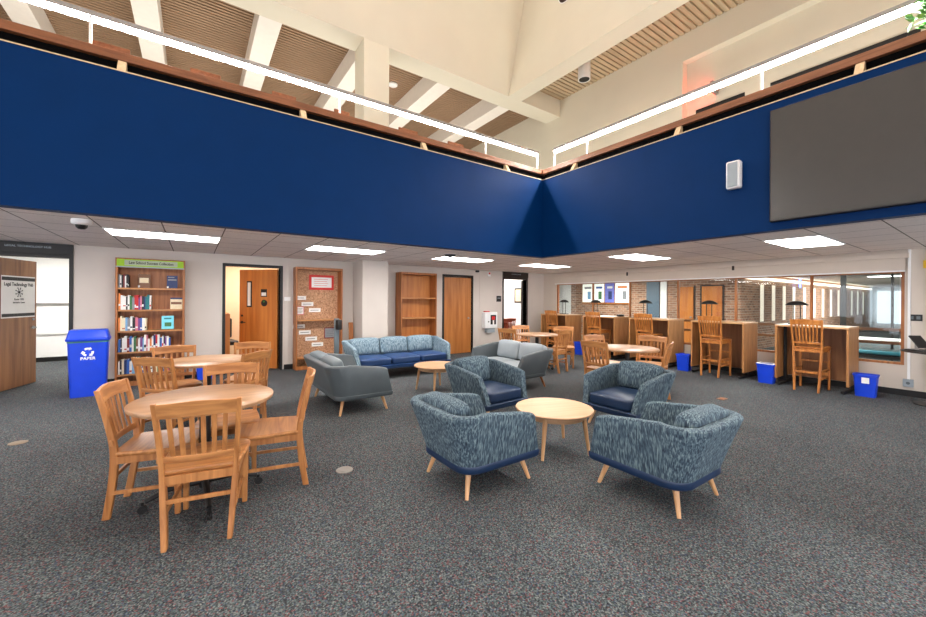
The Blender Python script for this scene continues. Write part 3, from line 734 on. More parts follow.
# ------------------------------------------------------------------ study carrels, lamps, small bins
def make_carrel(label, y0, y1, front=8.50):
    w = y1-y0; t = thing('study_carrel', label, 'desk', (front+.33, (y0+y1)/2, 0), 0); h = w/2; d = .33
    MB().box(-d-.01, d+.02, -h, h, 1.035, 1.066).build('desktop', 'carreltop', t, bevel=.003)
    for s in (-1, 1):
        MB().box(-d, d, min(s*h, s*(h-.03)), max(s*h, s*(h-.03)), .12, 1.034).build('side_panel', 'carrel', t, bevel=.002)
        b = MB(); yy = s*(h-.06); b.box(-d-.03, d, yy-.025, yy+.025, .012, .05); b.box(-.03, .03, yy-.02, yy+.02, .05, 1.03); b.cyl((-d-.01, yy, 0), (-d-.01, yy, .012), .02); b.cyl((d-.03, yy, 0), (d-.03, yy, .012), .02)
        b.build('foot', 'black', t, bevel=.003)
    MB().box(d-.05, d-.03, -h+.031, h-.031, .12, 1.034).build('back_panel', 'door_b', t)
    return t
carrels = [(7.17, 8.16, 'farthest back in the corner'), (5.67, 6.63, 'second from the back corner'), (4.35, 5.30, 'in the middle of the row'), (2.95, 3.90, 'second from the right of the row'), (1.53, 2.48, 'rightmost and nearest the camera')]
cr = None
for i, (a, c2, lb) in enumerate(carrels):
    lab = 'tall oak study carrel under the long window, ' + lb
    if cr is None: cr = make_carrel(lab, 7.17+.02, 8.14)
    else: dup(cr, (8.83, (a+c2)/2, 0), 0, lab)
def make_lamp(label, loc):
    t = thing('desk_lamp', label, 'lamp', loc)
    MB().box(-.07, .07, -.11, .11, 0, .018).build('base', 'black', t, bevel=.006)
    for s in (-1, 1): MB().cyl((0, s*.05, .018), (0, s*.05, .36), .008, n=10).build('post', 'black', t)
    MB().lathe([(.001, .425), (.05, .418), (.10, .395), (.142, .352), (.145, .342), (.10, .372), (.05, .395), (.001, .40)], n=32, sx=.62, sy=1.15).build('lamp_shade', 'black', t)
    return t
lm = None
for y, lb in ((7.60, 'on the carrel farthest back in the corner'), (6.52, 'on the second carrel from the back corner'), (5.12, 'on the middle carrel of the row'), (3.72, 'on the second carrel from the right'), (2.28, 'on the rightmost carrel near the camera')):
    lab = 'black two-post desk lamp with wide shade ' + lb
    if lm is None: lm = make_lamp(lab, (8.90, y, 1.066))
    else: dup(lm, (8.90, y, 1.066), 0, lab)
o = MB().box(8.80, 9.0, 5.72, 5.84, 1.067, 1.12).build('stapler', 'black', bevel=.03, seg=3); tag(o, 'small black desk item on the second carrel from the back corner', 'stapler')

def make_bin(label, loc, sign=True):
    t = thing('waste_bin', label, 'bin', loc)
    def rr(sx, sy, z): 
        pts = []
        for cx, cy, a0 in ((1, 1, 0), (-1, 1, 90), (-1, -1, 180), (1, -1, 270)):
            for k in range(5): a = math.radians(a0+k*22.5); pts.append((cx*(sx-.03)+.03*math.cos(a), cy*(sy-.03)+.03*math.sin(a), z))
        return pts
    MB().loft([rr(.085, .112, 0), rr(.102, .13, .315), rr(.112, .14, .32), rr(.112, .14, .345), rr(.096, .124, .345), rr(.093, .12, .32), rr(.078, .105, .012)]).build('body', 'bin', t)
    return t
bn = make_bin('small blue recycling bin beside the rightmost carrel, with white label', (8.66, 1.365, 0))
q = MB().box(-.108, -.1045, -.055, .03, .22, .31).build('bin_label', 'paper', bn)
q.rotation_euler = (0, math.radians(-3.6), 0)
b2 = make_bin('small blue recycling bin between the two rightmost carrels', (8.55, 2.61, 0))
dup(b2, (8.57, 4.06, 0), 0, 'small blue recycling bin between the middle carrel and its right neighbour')
dup(b2, (8.62, 6.80, 0), 0, 'small blue recycling bin between the two carrels nearest the back corner')
dup(b2, (.17, 8.46, 0), PI/2, 'small blue recycling bin against the back wall right of the full bookcase')
# white liners showing
for (x, y, lb) in ((8.55, 2.61, 'white liner over the rim of the bin between the two rightmost carrels'),):
    q = MB().loft([[(x+sx*.10, y+sy*.128, z) for sx, sy in ((1, 1), (-1, 1), (-1, -1), (1, -1))] for z in (.346,)] + [[(x+sx*.097, y+sy*.125, .356) for sx, sy in ((1, 1), (-1, 1), (-1, -1), (1, -1))], [(x+sx*.08, y+sy*.105, .356) for sx, sy in ((1, 1), (-1, 1), (-1, -1), (1, -1))], [(x+sx*.08, y+sy*.105, .346) for sx, sy in ((1, 1), (-1, 1), (-1, -1), (1, -1))]], wrap=True, caps=False).build('bin_liner', 'white')
    tag(q, lb, 'bin liner')

# large recycling bin
t = thing('recycling_bin', 'large blue paper recycling bin with slanted lid beside the full bookcase', 'bin', (-1.285, 7.98, 0), rotz(.08, -1))
def rrect(sx, sy, z, r=.04, dy=0):
    pts = []
    for cx, cy, a0 in ((1, 1, 0), (-1, 1, 90), (-1, -1, 180), (1, -1, 270)):
        for k in range(5): a = math.radians(a0+k*22.5); pts.append((cx*(sx-r)+r*math.cos(a), cy*(sy-r)+r*math.sin(a)+dy, z))
    return pts
MB().loft([rrect(.195, .13, 0), rrect(.222, .165, .83)]).build('body', 'bin', t)
lid = MB().loft([rrect(.238, .185, .825), rrect(.242, .19, .855), rrect(.234, .18, .86), rrect(.21, .14, .975), rrect(.20, .13, .985)]).build('lid', 'bin', t, bevel=.005)
MB().loft([rrect(.225, .169, .80), rrect(.227, .171, .822)]).build('liner_rim', plain('liner_teal', (70, 130, 120), .6), t)
lg = MB()
for k in range(3):
    a = PI/2+k*2*PI/3; c0 = Vector((.045*math.cos(a), 0, .045*math.sin(a)))
    a1 = a-.75; a2 = a+.75
    lg.tube([(.045*math.cos(x), 0, .045*math.sin(x)) for x in (a-.72, a-.4, a, a+.3)], .012, 8)
    e = Vector((.045*math.cos(a+.3), 0, .045*math.sin(a+.3))); dr = Vector((-math.sin(a+.3), 0, math.cos(a+.3)))
    lg.cyl(e, e+dr*.026, .024, .001, 8)
lo = lg.build('recycling_mark', 'white', t); lo.location = (-.0, .161, .66); lo.scale = (1.15, .15, 1.15)
text('PAPER', .058, 'white', t, (0, .1575, .565), (PI/2-.042, 0, PI))

# ------------------------------------------------------------------ bookcases
def make_case(name, label, x0, x1, yf, ztop, shelves, backmat='case', bottom=.08):
    cx = (x0+x1)/2; t = thing(name, label, 'bookcase', (cx, yf, 0)); w = (x1-x0)/2; dp = YW-.016-yf
    for s in (-1, 1): MB().box(min(s*w, s*(w-.03)), max(s*w, s*(w-.03)), 0, dp, 0, ztop).build('side_panel', 'case', t, bevel=.002)
    MB().box(-w+.031, w-.031, dp-.012, dp-.001, 0, ztop-.03).build('back_panel', backmat, t)
    MB().box(-w+.031, w-.031, 0, dp-.013, ztop-.05, ztop).build('top', 'case', t, bevel=.002)
    MB().box(-w+.031, w-.031, .004, .03, 0, bottom).build('plinth', 'case', t, bevel=.002)
    for z in shelves: MB().box(-w+.031, w-.031, .012, dp-.013, z-.028, z).build('shelf', 'oakx', t, bevel=.002)
    return t
SH = [1.63, 1.265, .915, .565, .20]
bc = make_case('bookcase', 'tall oak bookcase full of books under a lime green header sign', -1.05, -.13, 8.40, 2.12, SH)
hs = MB().box(-.44, .44, -.012, -.001, 1.985, 2.10).build('header_sign', 'lime', bc, bevel=.001)
hb = MB().box(-.345, .355, -.0155, -.0115, 2.0, 2.085).build('header_panel', plain('sign_grey_green', (168, 178, 150), .6), hs)
text('Law School Success Collection', .064, 'black', hs, (.005, -.017, 2.043), (PI/2, 0, 0), xs=.74, extrude=.001)
MB().box(-.455, .45, -.008, .0, 1.965, 1.984).build('sign_rail', 'lgrey', hs)

BC = {'white': (228, 226, 220), 'cream': (222, 206, 172), 'red': (190, 32, 36), 'dark red': (128, 38, 36), 'navy': (30, 48, 96), 'blue': (52, 96, 168), 'light blue': (120, 168, 206), 'teal': (24, 112, 116), 'green': (56, 112, 66), 'black': (34, 32, 34), 'grey': (132, 134, 138), 'orange': (222, 128, 58), 'purple': (118, 66, 128), 'pink': (204, 112, 130), 'brown': (120, 82, 56), 'yellow': (222, 186, 76)}
BM = {k: plain('book_'+k.replace(' ', '_'), v, .55, var=.08, scale=30) for k, v in BC.items()}
bmeshes = {}
def book(col, w, h, d, x, z, lean, label, group):
    # cover wraps a paler page block
    key = None
    t = thing('book', label, 'book', (x, 8.415, z), 0, group)
    b = MB(); b.box(0, w, 0, .004, 0, h); b.box(0, .003, .004, d, 0, h); b.box(w-.003, w, .004, d, 0, h); c = b.build('cover', BM[col], t, bevel=.001)
    MB().box(.0035, w-.0035, .0045, d-.004, .003, h-.004).build('pages', 'paper', t)
    if rb.random() < .6:
        other = 'white' if col not in ('white', 'cream', 'yellow') else rb.choice(['navy', 'red', 'black'])
        q = MB(); zz = h*rb.uniform(.1, .3); q.box(.0015, w-.0015, -.0006, .001, zz, zz+h*rb.uniform(.06, .2)); q.build('spine_label', BM[other], c)
    if lean: t.rotation_euler = (0, lean, 0)
    return t
rb = random.Random(11)
rows = [
 (0, ['grey', 'white', 'black', 'dark red', 'white', 'black', 'black'], .13, 0),
 (1, ['orange', 'white', 'white', 'black', 'white', 'green', 'grey', 'red', 'red', 'purple', 'pink', 'black', 'navy', 'teal', 'teal', 'white'], .42, 0),
 (2, ['orange', 'cream', 'cream', 'light blue', 'grey', 'white', 'black', 'pink', 'purple', 'blue', 'white', 'cream'], .36, .0),
 (3, ['blue', 'black', 'white', 'white', 'dark red', 'blue', 'white', 'green', 'brown', 'white', 'purple', 'light blue', 'white', 'pink', 'white', 'orange', 'white', 'navy', 'red', 'white', 'blue', 'white', 'black', 'purple', 'white', 'blue'], .68, 0),
 (4, ['white', 'black', 'cream', 'navy', 'blue', 'white', 'light blue', 'teal', 'green', 'white', 'blue', 'white', 'dark red', 'grey', 'white', 'navy', 'cream', 'green', 'white', 'black', 'blue', 'pink'], .66, 0)]
snm = ['top shelf', 'second shelf', 'third shelf', 'fourth shelf', 'bottom shelf']
for si, cols, width, _ in rows:
    ws = [rb.uniform(.7, 1.3) for _ in cols]; k = width/sum(ws); x = -1.05+.04
    for i, (cl, wv) in enumerate(zip(cols, ws)):
        w = wv*k; h = rb.uniform(.20, .27) if si else rb.uniform(.19, .24); ln = 0
        book(cl, w-.0015, h, rb.uniform(.15, .19), x, SH[si]+.001, 0, '%s book on the bookcase %s, %s spine from the left' % (cl, snm[si], ordinal(i)), 'books on the ' + snm[si])
        x += w
def faceout(x, si, w, h, base, extra, label):
    t = thing('display_book', label, 'book', (x, 8.50, SH[si]+.001))
    t.rotation_euler = (math.radians(-8), 0, 0); t.location.z += .004
    c = MB().box(-w/2, w/2, -.018, 0, 0, h).build('cover', base, t, bevel=.001)
    MB().box(-w/2+.003, w/2-.001, -.015, -.003, -.0, h+.0005).build('pages', 'paper', t)
    for (x0, x1, z0, z1, mt) in extra: MB().box(-w/2+x0*w, -w/2+x1*w, -.0195, -.0175, z0*h, z1*h).build('cover_art', mt, c)
faceout(-.69, 0, .16, .23, BM['brown'], [(.1, .85, .35, .72, BM['cream']), (0, .15, .0, .15, BM['white'])], 'brown book with cream panel displayed face-out in middle of top shelf')
faceout(-.31, 0, .15, .22, BM['navy'], [(.1, .9, .6, .72, BM['grey']), (.1, .7, .82, .9, BM['grey']), (0, .18, 0, .14, BM['white'])], 'dark navy book displayed face-out at right of top shelf')
faceout(-.25, 1, .17, .20, BM['cream'], [(0, 1, .86, 1, BM['navy']), (.05, .95, .4, .62, BM['brown'])], 'cream and navy book displayed face-out at right of second shelf')
faceout(-.37, 2, .17, .23, plain('cyan_cover', (112, 206, 222), .5), [(.25, .8, .2, .5, BM['green']), (.2, .8, .75, .85, BM['teal'])], 'light cyan book with green picture face-out on third shelf')

# empty bookcase
e = make_case('bookcase', 'tall empty oak bookcase with bare shelves behind the sofa', 4.04, 5.02, 8.36, 2.12, [1.51, 1.02, .55], 'door')
# cork board unit
ck = make_case('display_unit', 'tall oak unit lined with cork and pinned paper notes', 1.71, 2.66, 8.40, 2.12, [1.03, .24], 'cork')
ck['category'] = 'display board'
MB().box(-.30, -.0, -.012, -.001, .12, .14).build('lower_ledge', 'oakx', ck)
def pinned(nm, x0, x1, z0, z1, mat, label, inner=None, y=8.655, inset=.012):
    o = MB().box(x0, x1, y-.004, y, z0, z1).build(nm, mat, bevel=.0008); tag(o, label, 'paper')
    if inner:
        q = MB().box(x0+inset, x1-inset, y-.0065, y-.003, z0+inset, z1-inset).build('sheet', inner, o)
        for k in range(4): 
            zz = z1-inset-(z1-z0-2*inset)*(k+1)/5; MB().box(x0+inset*2, x1-inset*2.5-.02*(k % 2), y-.0072, y-.0064, zz-.004, zz+.004).build('text_line', 'red' if nm == 'notice' else 'grey', q)
    return o
# pixel-measured positions on the cork (metres)
pinned('notice', 2.02, 2.54, 1.66, 1.98, 'red', 'red-bordered paper notice at the top of the cork unit', 'paper', inset=.05)
for (x0, z0, lb) in ((1.82, 1.44, 'top left of the upper three'), (1.97, 1.31, 'middle of the upper three'), (2.12, 1.18, 'lowest of the upper three'), (1.80, .84, 'topmost of the lower four'), (1.92, .71, 'second of the lower four'), (2.05, .57, 'third of the lower four'), (2.18, .44, 'lowest of the lower four')):
    x0 -= .10
    o = MB().box(x0, x0+.24, 8.651, 8.655, z0, z0+.085).build('paper_strip', 'paper', bevel=.02, seg=3); tag(o, 'white paper strip pinned on the cork, ' + lb, 'paper')
    MB().box(x0+.03, x0+.2, 8.650, 8.6512, z0+.035, z0+.047).build('text_line', 'grey', o)
pinned('photo_card', 1.755, 1.92, 1.13, 1.30, 'dkred' if 'dkred' in M else BM['pink'], 'small pink-edged card at the left edge of the cork', 'paper')
pinned('photo_card', 2.34, 2.60, .60, .84, BM['dark red'], 'small red-framed picture card on the lower cork', BM['grey'], inset=.02)

# kiosk stand near the cork unit
t = thing('sanitizer_stand', 'tall grey floor stand with black dispenser head before the cork unit', 'stand', (2.33, 7.72, 0), rotz(.3, -1))
MB().box(-.16, .16, -.15, .15, 0, .02).build('base', 'grey', t, bevel=.005); MB().box(-.05, .05, -.025, .02, .02, 1.08).build('post', 'mgrey', t, bevel=.01)
MB().box(-.05, .05, .021, .12, .86, 1.06).build('dispenser', 'black', t, bevel=.02, seg=3)
q = MB().box(-.045, .055, 0, .03, 0, .95).build('wood_panel', 'case', bevel=.004); q.location = (2.88, 8.42, 0); q.rotation_euler = (math.radians(-6), 0, 0)
tag(q, 'narrow orange wooden board leaning beside the square column', 'board')

# AED, signs, switches
t = thing('defibrillator_box', 'white wall cabinet with red tag and dark window by the closed door', 'cabinet', (6.93, YW, .90))
MB().box(-.23, .23, -.16, 0, -.24, .22).build('body', 'white', t, bevel=.02, seg=3); MB().box(-.03, .17, -.165, -.158, -.13, .14).build('window', 'black', t, bevel=.004)
q = MB().box(.01, .13, -.169, -.164, .0, .10).build('heart_mark', 'red', t, bevel=.02, seg=3); MB().box(.045, .095, -.169, -.164, -.13, -.01).build('pad', 'paper', t)
MB().box(-.19, -.03, -.13, -.03, .222, .25).build('alarm_tag', 'red', t, bevel=.008); MB().box(-.11, .16, -.12, -.001, -.36, -.242).build('bracket', 'lgrey', t)
q = MB().cyl((-.1, -.166, -.05), (-.1, -.158, -.05), .02).build('latch', 'black', t)
t = thing('room_sign', 'small black room sign on wall left of the conference doorway', 'sign', (7.33, YW, 1.50)); MB().box(-.085, .085, -.012, 0, -.085, .085).build('plate', 'black', t, bevel=.002); MB().box(-.06, .06, -.014, -.011, .01, .03).build('raised_line', 'lgrey', t)
t = thing('light_switch', 'white wall switch between the orange door and cork unit', 'switch', (1.60, YW, 1.46)); MB().box(-.06, .06, -.012, 0, -.04, .04).build('plate', 'white', t, bevel=.003); MB().box(-.02, .02, -.018, -.011, -.02, .02).build('rocker', 'white', t)
t = thing('wall_outlet', 'black double outlet plate on right wall above the dark table', 'outlet', (XW, .92, 1.235)); MB().box(-.012, 0, -.075, .075, -.05, .05).build('plate', 'black', t, bevel=.003)
for s in (-1, 1): MB().box(-.016, -.011, s*.035-.02, s*.035+.02, -.025, .025).build('socket', 'grey', t)
t = thing('wall_outlet', 'grey outlet box low on the right wall at the cable conduit', 'outlet', (XW, .985, .21)); MB().box(-.04, 0, -.055, .055, -.06, .06).build('box', 'lgrey', t, bevel=.004); MB().cyl((-.044, 0, 0), (-.039, 0, 0), .022).build('socket', 'grey', t)
o = MB().box(XW-.02, XW, .70, .84, 2.0, 2.12).build('wall_sign', plain('sign_yellow', (222, 180, 20), .5), bevel=.002); tag(o, 'yellow sign high on the right wall at the photo edge', 'sign')

# dark table at right edge with tablet stand
t = thing('cafe_table', 'dark round pedestal table at the right edge of the photo', 'table', (8.72, .62, 0))
MB().lathe([(.37, .748), (.385, .752), (.385, .772), (.001, .775)], n=48).build('tabletop', 'darkframe', t); MB().cyl((0, 0, .03), (0, 0, .748), .03, n=20).build('column', 'black', t)
MB().lathe([(.27, 0), (.27, .012), (.05, .035), (.001, .036)], n=40).build('base', 'black', t)
t = thing('book_stand', 'black angled stand on the dark table at the right edge', 'stand', (8.60, .84, .776), rotz(-.6, -.8))
MB().box(-.09, .09, -.08, .08, 0, .015).build('base', 'black', t, bevel=.003)
MB().box(-.012, .012, -.02, .02, .015, .14).build('post', 'metal', t)
b = MB().box(-.08, .08, -.010, .010, -.0, .21).build('panel', 'black', t, bevel=.003); b.location = (0, .10, .05); b.rotation_euler = (math.radians(40), 0, 0)

# floor outlet discs
M['tan_cap'] = plain('tan_cap', (130, 112, 92), .6); M['grey_cap'] = plain('grey_cap', (132, 128, 122), .6)
for (x, y, lb) in ((1.07, 3.30, 'round pale floor outlet cover right of the front left table'), (-1.44, 5.74, 'round tan floor outlet cover near the left edge')):
    t = thing('floor_outlet', lb, 'floor outlet', (x, y, 0)); MB().lathe([(.07, 0), (.07, .004), (.06, .007), (.001, .007)], n=32).build('ring', 'tan_cap' if x < 0 else 'grey_cap', t); MB().lathe([(.045, .0072), (.045, .009), (.001, .009)], n=32).build('cap', 'tan_cap' if x < 0 else 'grey_cap', t)
t = thing('floor_outlet', 'brown floor outlet plate in front of the carrels', 'floor outlet', (6.55, 2.55, 0)); MB().box(-.08, .08, -.05, .05, 0, .006).build('plate', 'counter', t, bevel=.002); MB().box(-.03, .03, -.02, .02, .006, .008).build('cap', 'case', t)

# ------------------------------------------------------------------ long window and roller blind
MUL = [6.87, 5.74, 4.53, 3.36, 2.16]
b = MB(); x0, x1 = XW+.02, XW+.09
b.box(x0, x1, 8.13, 8.17, .48, 1.98); b.box(x0, x1, 1.03, 1.07, .48, 1.98); b.box(x0, x1, 1.07, 8.13, .48, .52); b.box(x0, x1, 1.07, 8.13, 1.94, 1.98)
for y in MUL: b.box(x0+.01, x1-.01, y-.02, y+.02, .52, 1.94)
w = struct(b.build('window_1', 'case', bevel=.003))
ys = [8.13]+MUL+[1.07]
for a, c2 in zip(ys[:-1], ys[1:]): MB().box(XW+.05, XW+.056, c2+.02, a-.02, .52, 1.94).build('window_glass', 'glass', w)
t = thing('roller_blind', 'long cream roller blind cassette above the window on the right wall', 'blind', (XW, 4.6, 2.0))
MB().box(-.10, -.002, -3.62, 3.62, .17, .25).build('cassette', 'wall_r', t, bevel=.004); MB().box(-.06, -.045, -3.58, 3.58, -.02, .169).build('fabric', 'wall_r', t); MB().box(-.066, -.04, -3.58, 3.58, -.045, -.02).build('bottom_bar', 'white', t, bevel=.003)
for y in (1.13, -1.24):
    MB().box(-.115, -.101, y-.02, y+.02, .11, .2).build('clip', 'black', t)

# corridor beyond ------------------------------------------------------------
b = MB(); XC = 13.0
b.box(XC, XC+.2, 4.6, 10.74, 0, ZS); b.box(XC, XC+.2, 11.34, 12.2, 0, ZS); b.box(XC+.2, 30, 4.6, 4.8, 0, ZS)
struct(b.build('wall_corridor_brick', 'brick'))
struct(MB().box(XW+.15, 30, -1.1, -1.0, 0, ZS).build('wall_corridor_near', 'wall')); struct(MB().box(XW+.15, XC+.2, 12.1, 12.2, 0, ZS).build('wall_corridor_end', 'wall'))
b = MB(); b.box(32, 32.1, -1, 4.8, 0, ZS); b.box(30, 32, 4.8, 4.9, 0, ZS); struct(b.build('wall_corridor_far', 'roomw')); struct(MB().box(31.9, 31.99, .5, 4.6, .3, 2.1).build('window_7', emis('far_daylight', (235, 242, 255), 1.3)))
struct(MB().box(XC-.01, XC+.19, 10.74, 11.34, 0, ZS).build('door_5', 'white'))
def cdoor(y0, y1, mat, nm, z=2.05):
    o = struct(MB().box(XC-.045, XC-.002, y0, y1, .01, z).build(nm, mat, bevel=.003)); return o
d6 = cdoor(6.97, 7.42, plain('slate_blue_door', (74, 92, 108), .5), 'door_6', 2.2); cdoor(6.72, 6.93, 'white', 'door_7', 2.2)
d8 = cdoor(5.88, 6.29, 'door_o', 'door_8', 1.93); d9 = cdoor(5.07, 5.63, 'door_o', 'door_9', 1.93)
for dd, yy in ((d8, 5.94), (d9, 5.12)): MB().cyl((XC-.10, yy, .96), (XC-.045, yy, .96), .025).build('door_knob', 'metal', dd)
b = MB(); b.box(XC-.03, XC-.001, 5.64, 5.68, 0, 1.97); b.box(XC-.03, XC-.001, 5.02, 5.06, 0, 1.97); b.box(XC-.03, XC-.001, 5.06, 5.64, 1.935, 1.97); b.box(XC-.03, XC-.001, 6.30, 6.34, 0, 1.97); b.box(XC-.03, XC-.001, 5.83, 5.87, 0, 1.97); struct(b.build('trim_14', 'darkframe'))
# notice case on the brick
t = thing('notice_case', 'wood-framed wall case with four posters in the brick corridor behind glass', 'display case', (XC, 9.08, 1.77))
MB().box(-.06, -.001, -1.06, 1.06, -.44, .44).build('frame', 'case', t, bevel=.004)
px = [(.52, 1.02), (.02, .48), (-.42, -.02), (-1.02, -.46)]
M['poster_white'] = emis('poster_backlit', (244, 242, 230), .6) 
for i, (a, c2) in enumerate(px):
    p = MB().box(-.07, -.055, a, c2, -.37, .38).build('poster', ['poster_white', 'poster_white', plain('poster_violet', (110, 116, 196), .6, var=.1), 'poster_white'][i], t)
    q = MB(); q.box(-.073, -.069, a+.1, a+.25, -.25, .05) ; q.build('picture', BM[['light blue', 'green', 'navy', 'grey'][i]], p)
    q = MB(); q.box(-.073, -.069, a+.08, c2-.1, .16, .24) ; q.build('headline', BM[['grey', 'blue', 'white', 'orange'][i]], p)
# lit slits in the brick wall, cove light along its top
M['slit'] = emis('slit_window', (255, 240, 220), .42)
b = MB(); xs = [14.6, 15.6, 16.6, 17.6, 18.8, 20.0, 21.2, 22.4, 23.6, 24.8, 26.0, 27.2, 28.4]
b = MB()
for x in xs: b.box(x-.13, x+.13, 4.585, 4.599, .85, 2.0)
struct(b.build('window_5', 'slit'))
o = MB().box(13.25, 29.5, 4.45, 4.6, 2.14, 2.2).build('cove_light', emis('cove', (255, 244, 224), 3.0)); tag(o, 'long bright light trough along the top of the corridor brick wall', 'light')
o = MB().box(17.6, 17.75, 4.43, 4.449, 1.98, 2.29).build('blue_lamp', emis('blue_lamp', (90, 120, 255), 6)); tag(o, 'small blue glowing lamp at the top of the corridor brick wall', 'light')
# dark framed glass screen across the corridor
b = MB()
b.box(XC, XC+.06, 2.40, 2.50, 0, 2.2); b.box(XC, XC+.06, .2, 2.40, 2.12, 2.2); b.box(XC, XC+.06, 1.62, 1.66, 0, 2.12)
s = struct(b.build('window_6', 'black')); MB().box(XC+.025, XC+.031, .2, 2.40, 0, 2.12).build('window_glass', 'glass', s)
# wooden bars outside the window
t = thing('corridor_rail', 'two-bar wooden rail running just outside the long window', 'railing', (XW+.45, 4.5, 0))
for z in (.76, .985): MB().box(-.02, .02, -3.6, 3.6, z, z+.05).build('bar', 'counter', t, bevel=.004)
for y in (-3.5, -1.2, 1.2, 3.5): MB().box(-.02, .02, y-.03, y+.03, 0, .76).build('post', 'black', t)
t = thing('bench', 'teal corridor bench with white cushions seen through the window right end', 'bench', (12.0, 1.75, 0))
MB().box(-.3, .3, -.6, .6, .38, .46).build('seat', plain('teal_cushion', (40, 110, 124), .6), t, bevel=.02); MB().box(-.3, .3, -.6, .6, .30, .36).build('frame', 'black', t); MB().box(-.3, .3, -.58, .58, .62, .70).build('tray', 'white', t, bevel=.01)
for sx in (-1, 1):
    for sy in (-1, 1): MB().cyl((sx*.27, sy*.57, 0), (sx*.27, sy*.57, .64), .02).build('leg', 'black', t)
# corridor ceiling lights
for i, (x, y, lb) in enumerate(((10.9, 9.4, 'near the notice case'), (11.2, 5.8, 'before the wooden doors'), (11.2, 2.2, 'nearest the dark framed glass'), (18.0, 2.2, 'beyond the dark framed glass'), (25, 2.2, 'farthest along the corridor'))):
    dup(tl, (x, y, ZS), 0 if x < 15 else PI/2, 'flat corridor ceiling light behind the long window, ' + lb, 'recessed lights in the corridor ceiling')
for i, (x, y, lb) in enumerate(((-2.3, 10.9, 'in the white room beyond the left door'), (1.3, 10.1, 'in the room behind the orange door'), (8.0, 10.2, 'in the conference room'))):
    dup(tl, (x, y, ZS+.2), 0, 'flat ceiling light ' + lb, 'room ceiling lights')

# furniture glimpsed in rooms ------------------------------------------------
t = thing('framed_picture', 'gold-framed certificate on the white wall inside the conference room', 'picture', (9.1, 9.74, 1.625), -PI/2)
MB().box(-.2, .2, -.03, -.001, -.255, .255).build('frame', 'darkframe', t, bevel=.004); MB().box(-.135, .135, -.034, -.029, -.20, .20).build('print', BM['cream'], t); MB().box(-.12, .12, -.036, -.033, -.1, .12).build('seal', BM['cream'], t)
rc = dup(chair0, (8.55, 9.75, 0), rotz(.3, 1), 'red-brown chair at the desk inside the conference room')
M['cherry'] = wood('cherry_wood', (176, 84, 52), (134, 52, 30), 'z', .4)
for ch in rc.children:
    ch.data = ch.data.copy(); ch.data.materials[0] = M['cherry']
t = thing('desk', 'dark reddish desk inside the conference room doorway', 'desk', (8.2, 10.35, 0)); MB().box(-.85, .85, -.35, .35, .70, .74).build('desktop', 'cherry', t, bevel=.004)
for sx in (-1, 1): MB().box(sx*.66-.02, sx*.66+.02, -.32, .32, 0, .70).build('side_panel', 'cherry', t)
MB().box(-.64, .64, .25, .27, .2, .70).build('modesty_panel', 'cherry', t)
t = thing('office_chair', 'black upholstered chair in the room behind the open orange door', 'chair', (.55, 10.2, 0), rotz(.2, -1))
MB().box(-.25, .25, -.24, .26, .42, .52).build('seat', 'black', t, bevel=.04, seg=3); MB().box(-.24, .24, -.30, -.22, .55, 1.0).build('backrest', 'black', t, bevel=.035, seg=3); MB().cyl((0, 0, .06), (0, 0, .42), .03).build('column', 'black', t)
b = MB()
for k in range(5): a = k*2*PI/5; b.tube([(0, 0, .08), (.28*math.cos(a), .28*math.sin(a), .03)], [.025, .025])
b.build('base', 'black', t)
o = MB().box(.52, .60, 9.0, 9.9, 0, 1.15).build('cabinet', 'door_o', bevel=.003); tag(o, 'orange wooden cabinet end just inside the open orange door', 'cabinet')

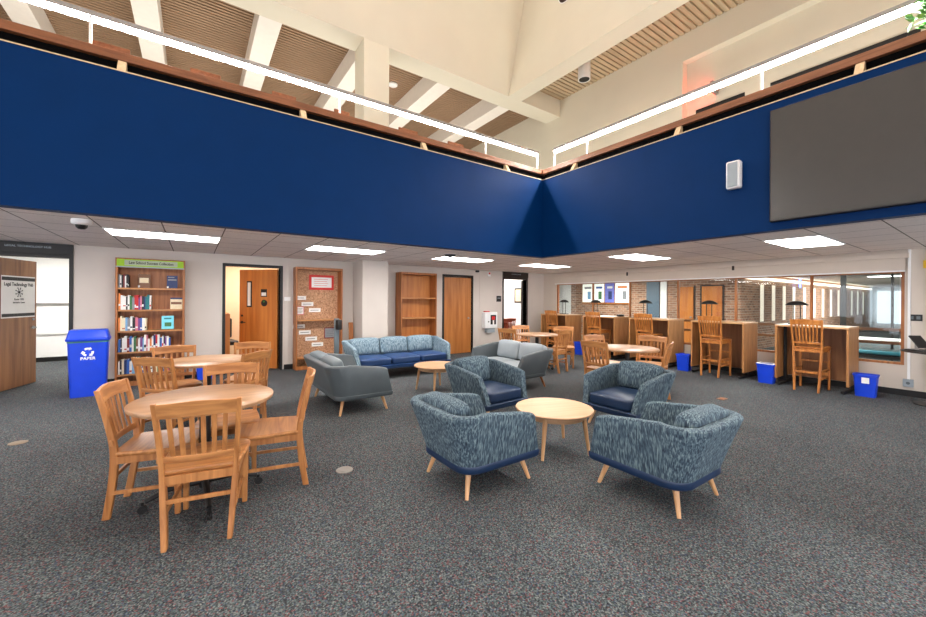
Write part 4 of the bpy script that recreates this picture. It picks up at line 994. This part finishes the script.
# ------------------------------------------------------------------ lights
def area(name, loc, size, power, color=(1, .95, .88), rot=(0, 0, 0), sy=None):
    l = bpy.data.lights.new(name, 'AREA'); l.energy = power; l.color = color; l.size = size; l.shape = 'RECTANGLE'; l.size_y = sy or size
    o = bpy.data.objects.new(name, l); COL.objects.link(o); o.location = loc; o.rotation_euler = rot; return o
# unseen lamp added under the skylight to light the hall
area('skylight_fill', (.5, 1.5, 10.1), 8, 155, (1, .96, .92), sy=8)
# fill lamps added out of view on the upper floor to brighten its ceiling
area('upper_fill', (2.0, 10.6, 3.3), 12, 300, (1, .93, .84), (PI, 0, 0), sy=2.5)
area('upper_fill', (8.0, 2.0, 3.3), .8, 130, (1, .93, .84), (PI, 0, 0), sy=11)
for (x, y, z, p, sx) in ((-2.3, 10.9, 2.45, 45, 1.5), (1.3, 10.0, 2.45, 20, 1), (8.0, 10.2, 2.45, 22, 1), (11.2, 8, 2.25, 150, 1), (11.2, 3, 2.25, 150, 1), (20, 2.5, 2.25, 350, 3)):
    area('room_fill', (x, y, z), sx, p, (1, .95, .88))  # unseen fill added to brighten the side rooms and corridor

w = bpy.data.worlds.new('world'); S.world = w; w.use_nodes = True
w.node_tree.nodes['Background'].inputs[0].default_value = (1, .96, .9, 1); w.node_tree.nodes['Background'].inputs[1].default_value = .3

# ------------------------------------------------------------------ camera
f, cx, cy, yaw, roll = 386.9, 463.0, 299.6, math.radians(34.844), math.radians(.3875)
F = Vector((math.sin(yaw), math.cos(yaw), 0)); R = Vector((math.cos(yaw), -math.sin(yaw), 0)); Z = Vector((0, 0, 1))
X = R*math.cos(roll)+Z*math.sin(roll); Y = -R*math.sin(roll)+Z*math.cos(roll)
cam = bpy.data.cameras.new('camera'); cam.sensor_width = 36; cam.sensor_fit = 'HORIZONTAL'; cam.lens = f/926*36; cam.shift_y = -(308.5-cy)/926; cam.clip_start = .05; cam.clip_end = 200
co = bpy.data.objects.new('camera', cam); COL.objects.link(co)
co.matrix_world = Matrix(((X.x, Y.x, -F.x, 0), (X.y, Y.y, -F.y, 0), (X.z, Y.z, -F.z, 1.47), (0, 0, 0, 1)))
S.camera = co
S.view_settings.view_transform = 'Standard'; S.view_settings.look = 'None'; S.view_settings.gamma = 1; S.view_settings.exposure = .42
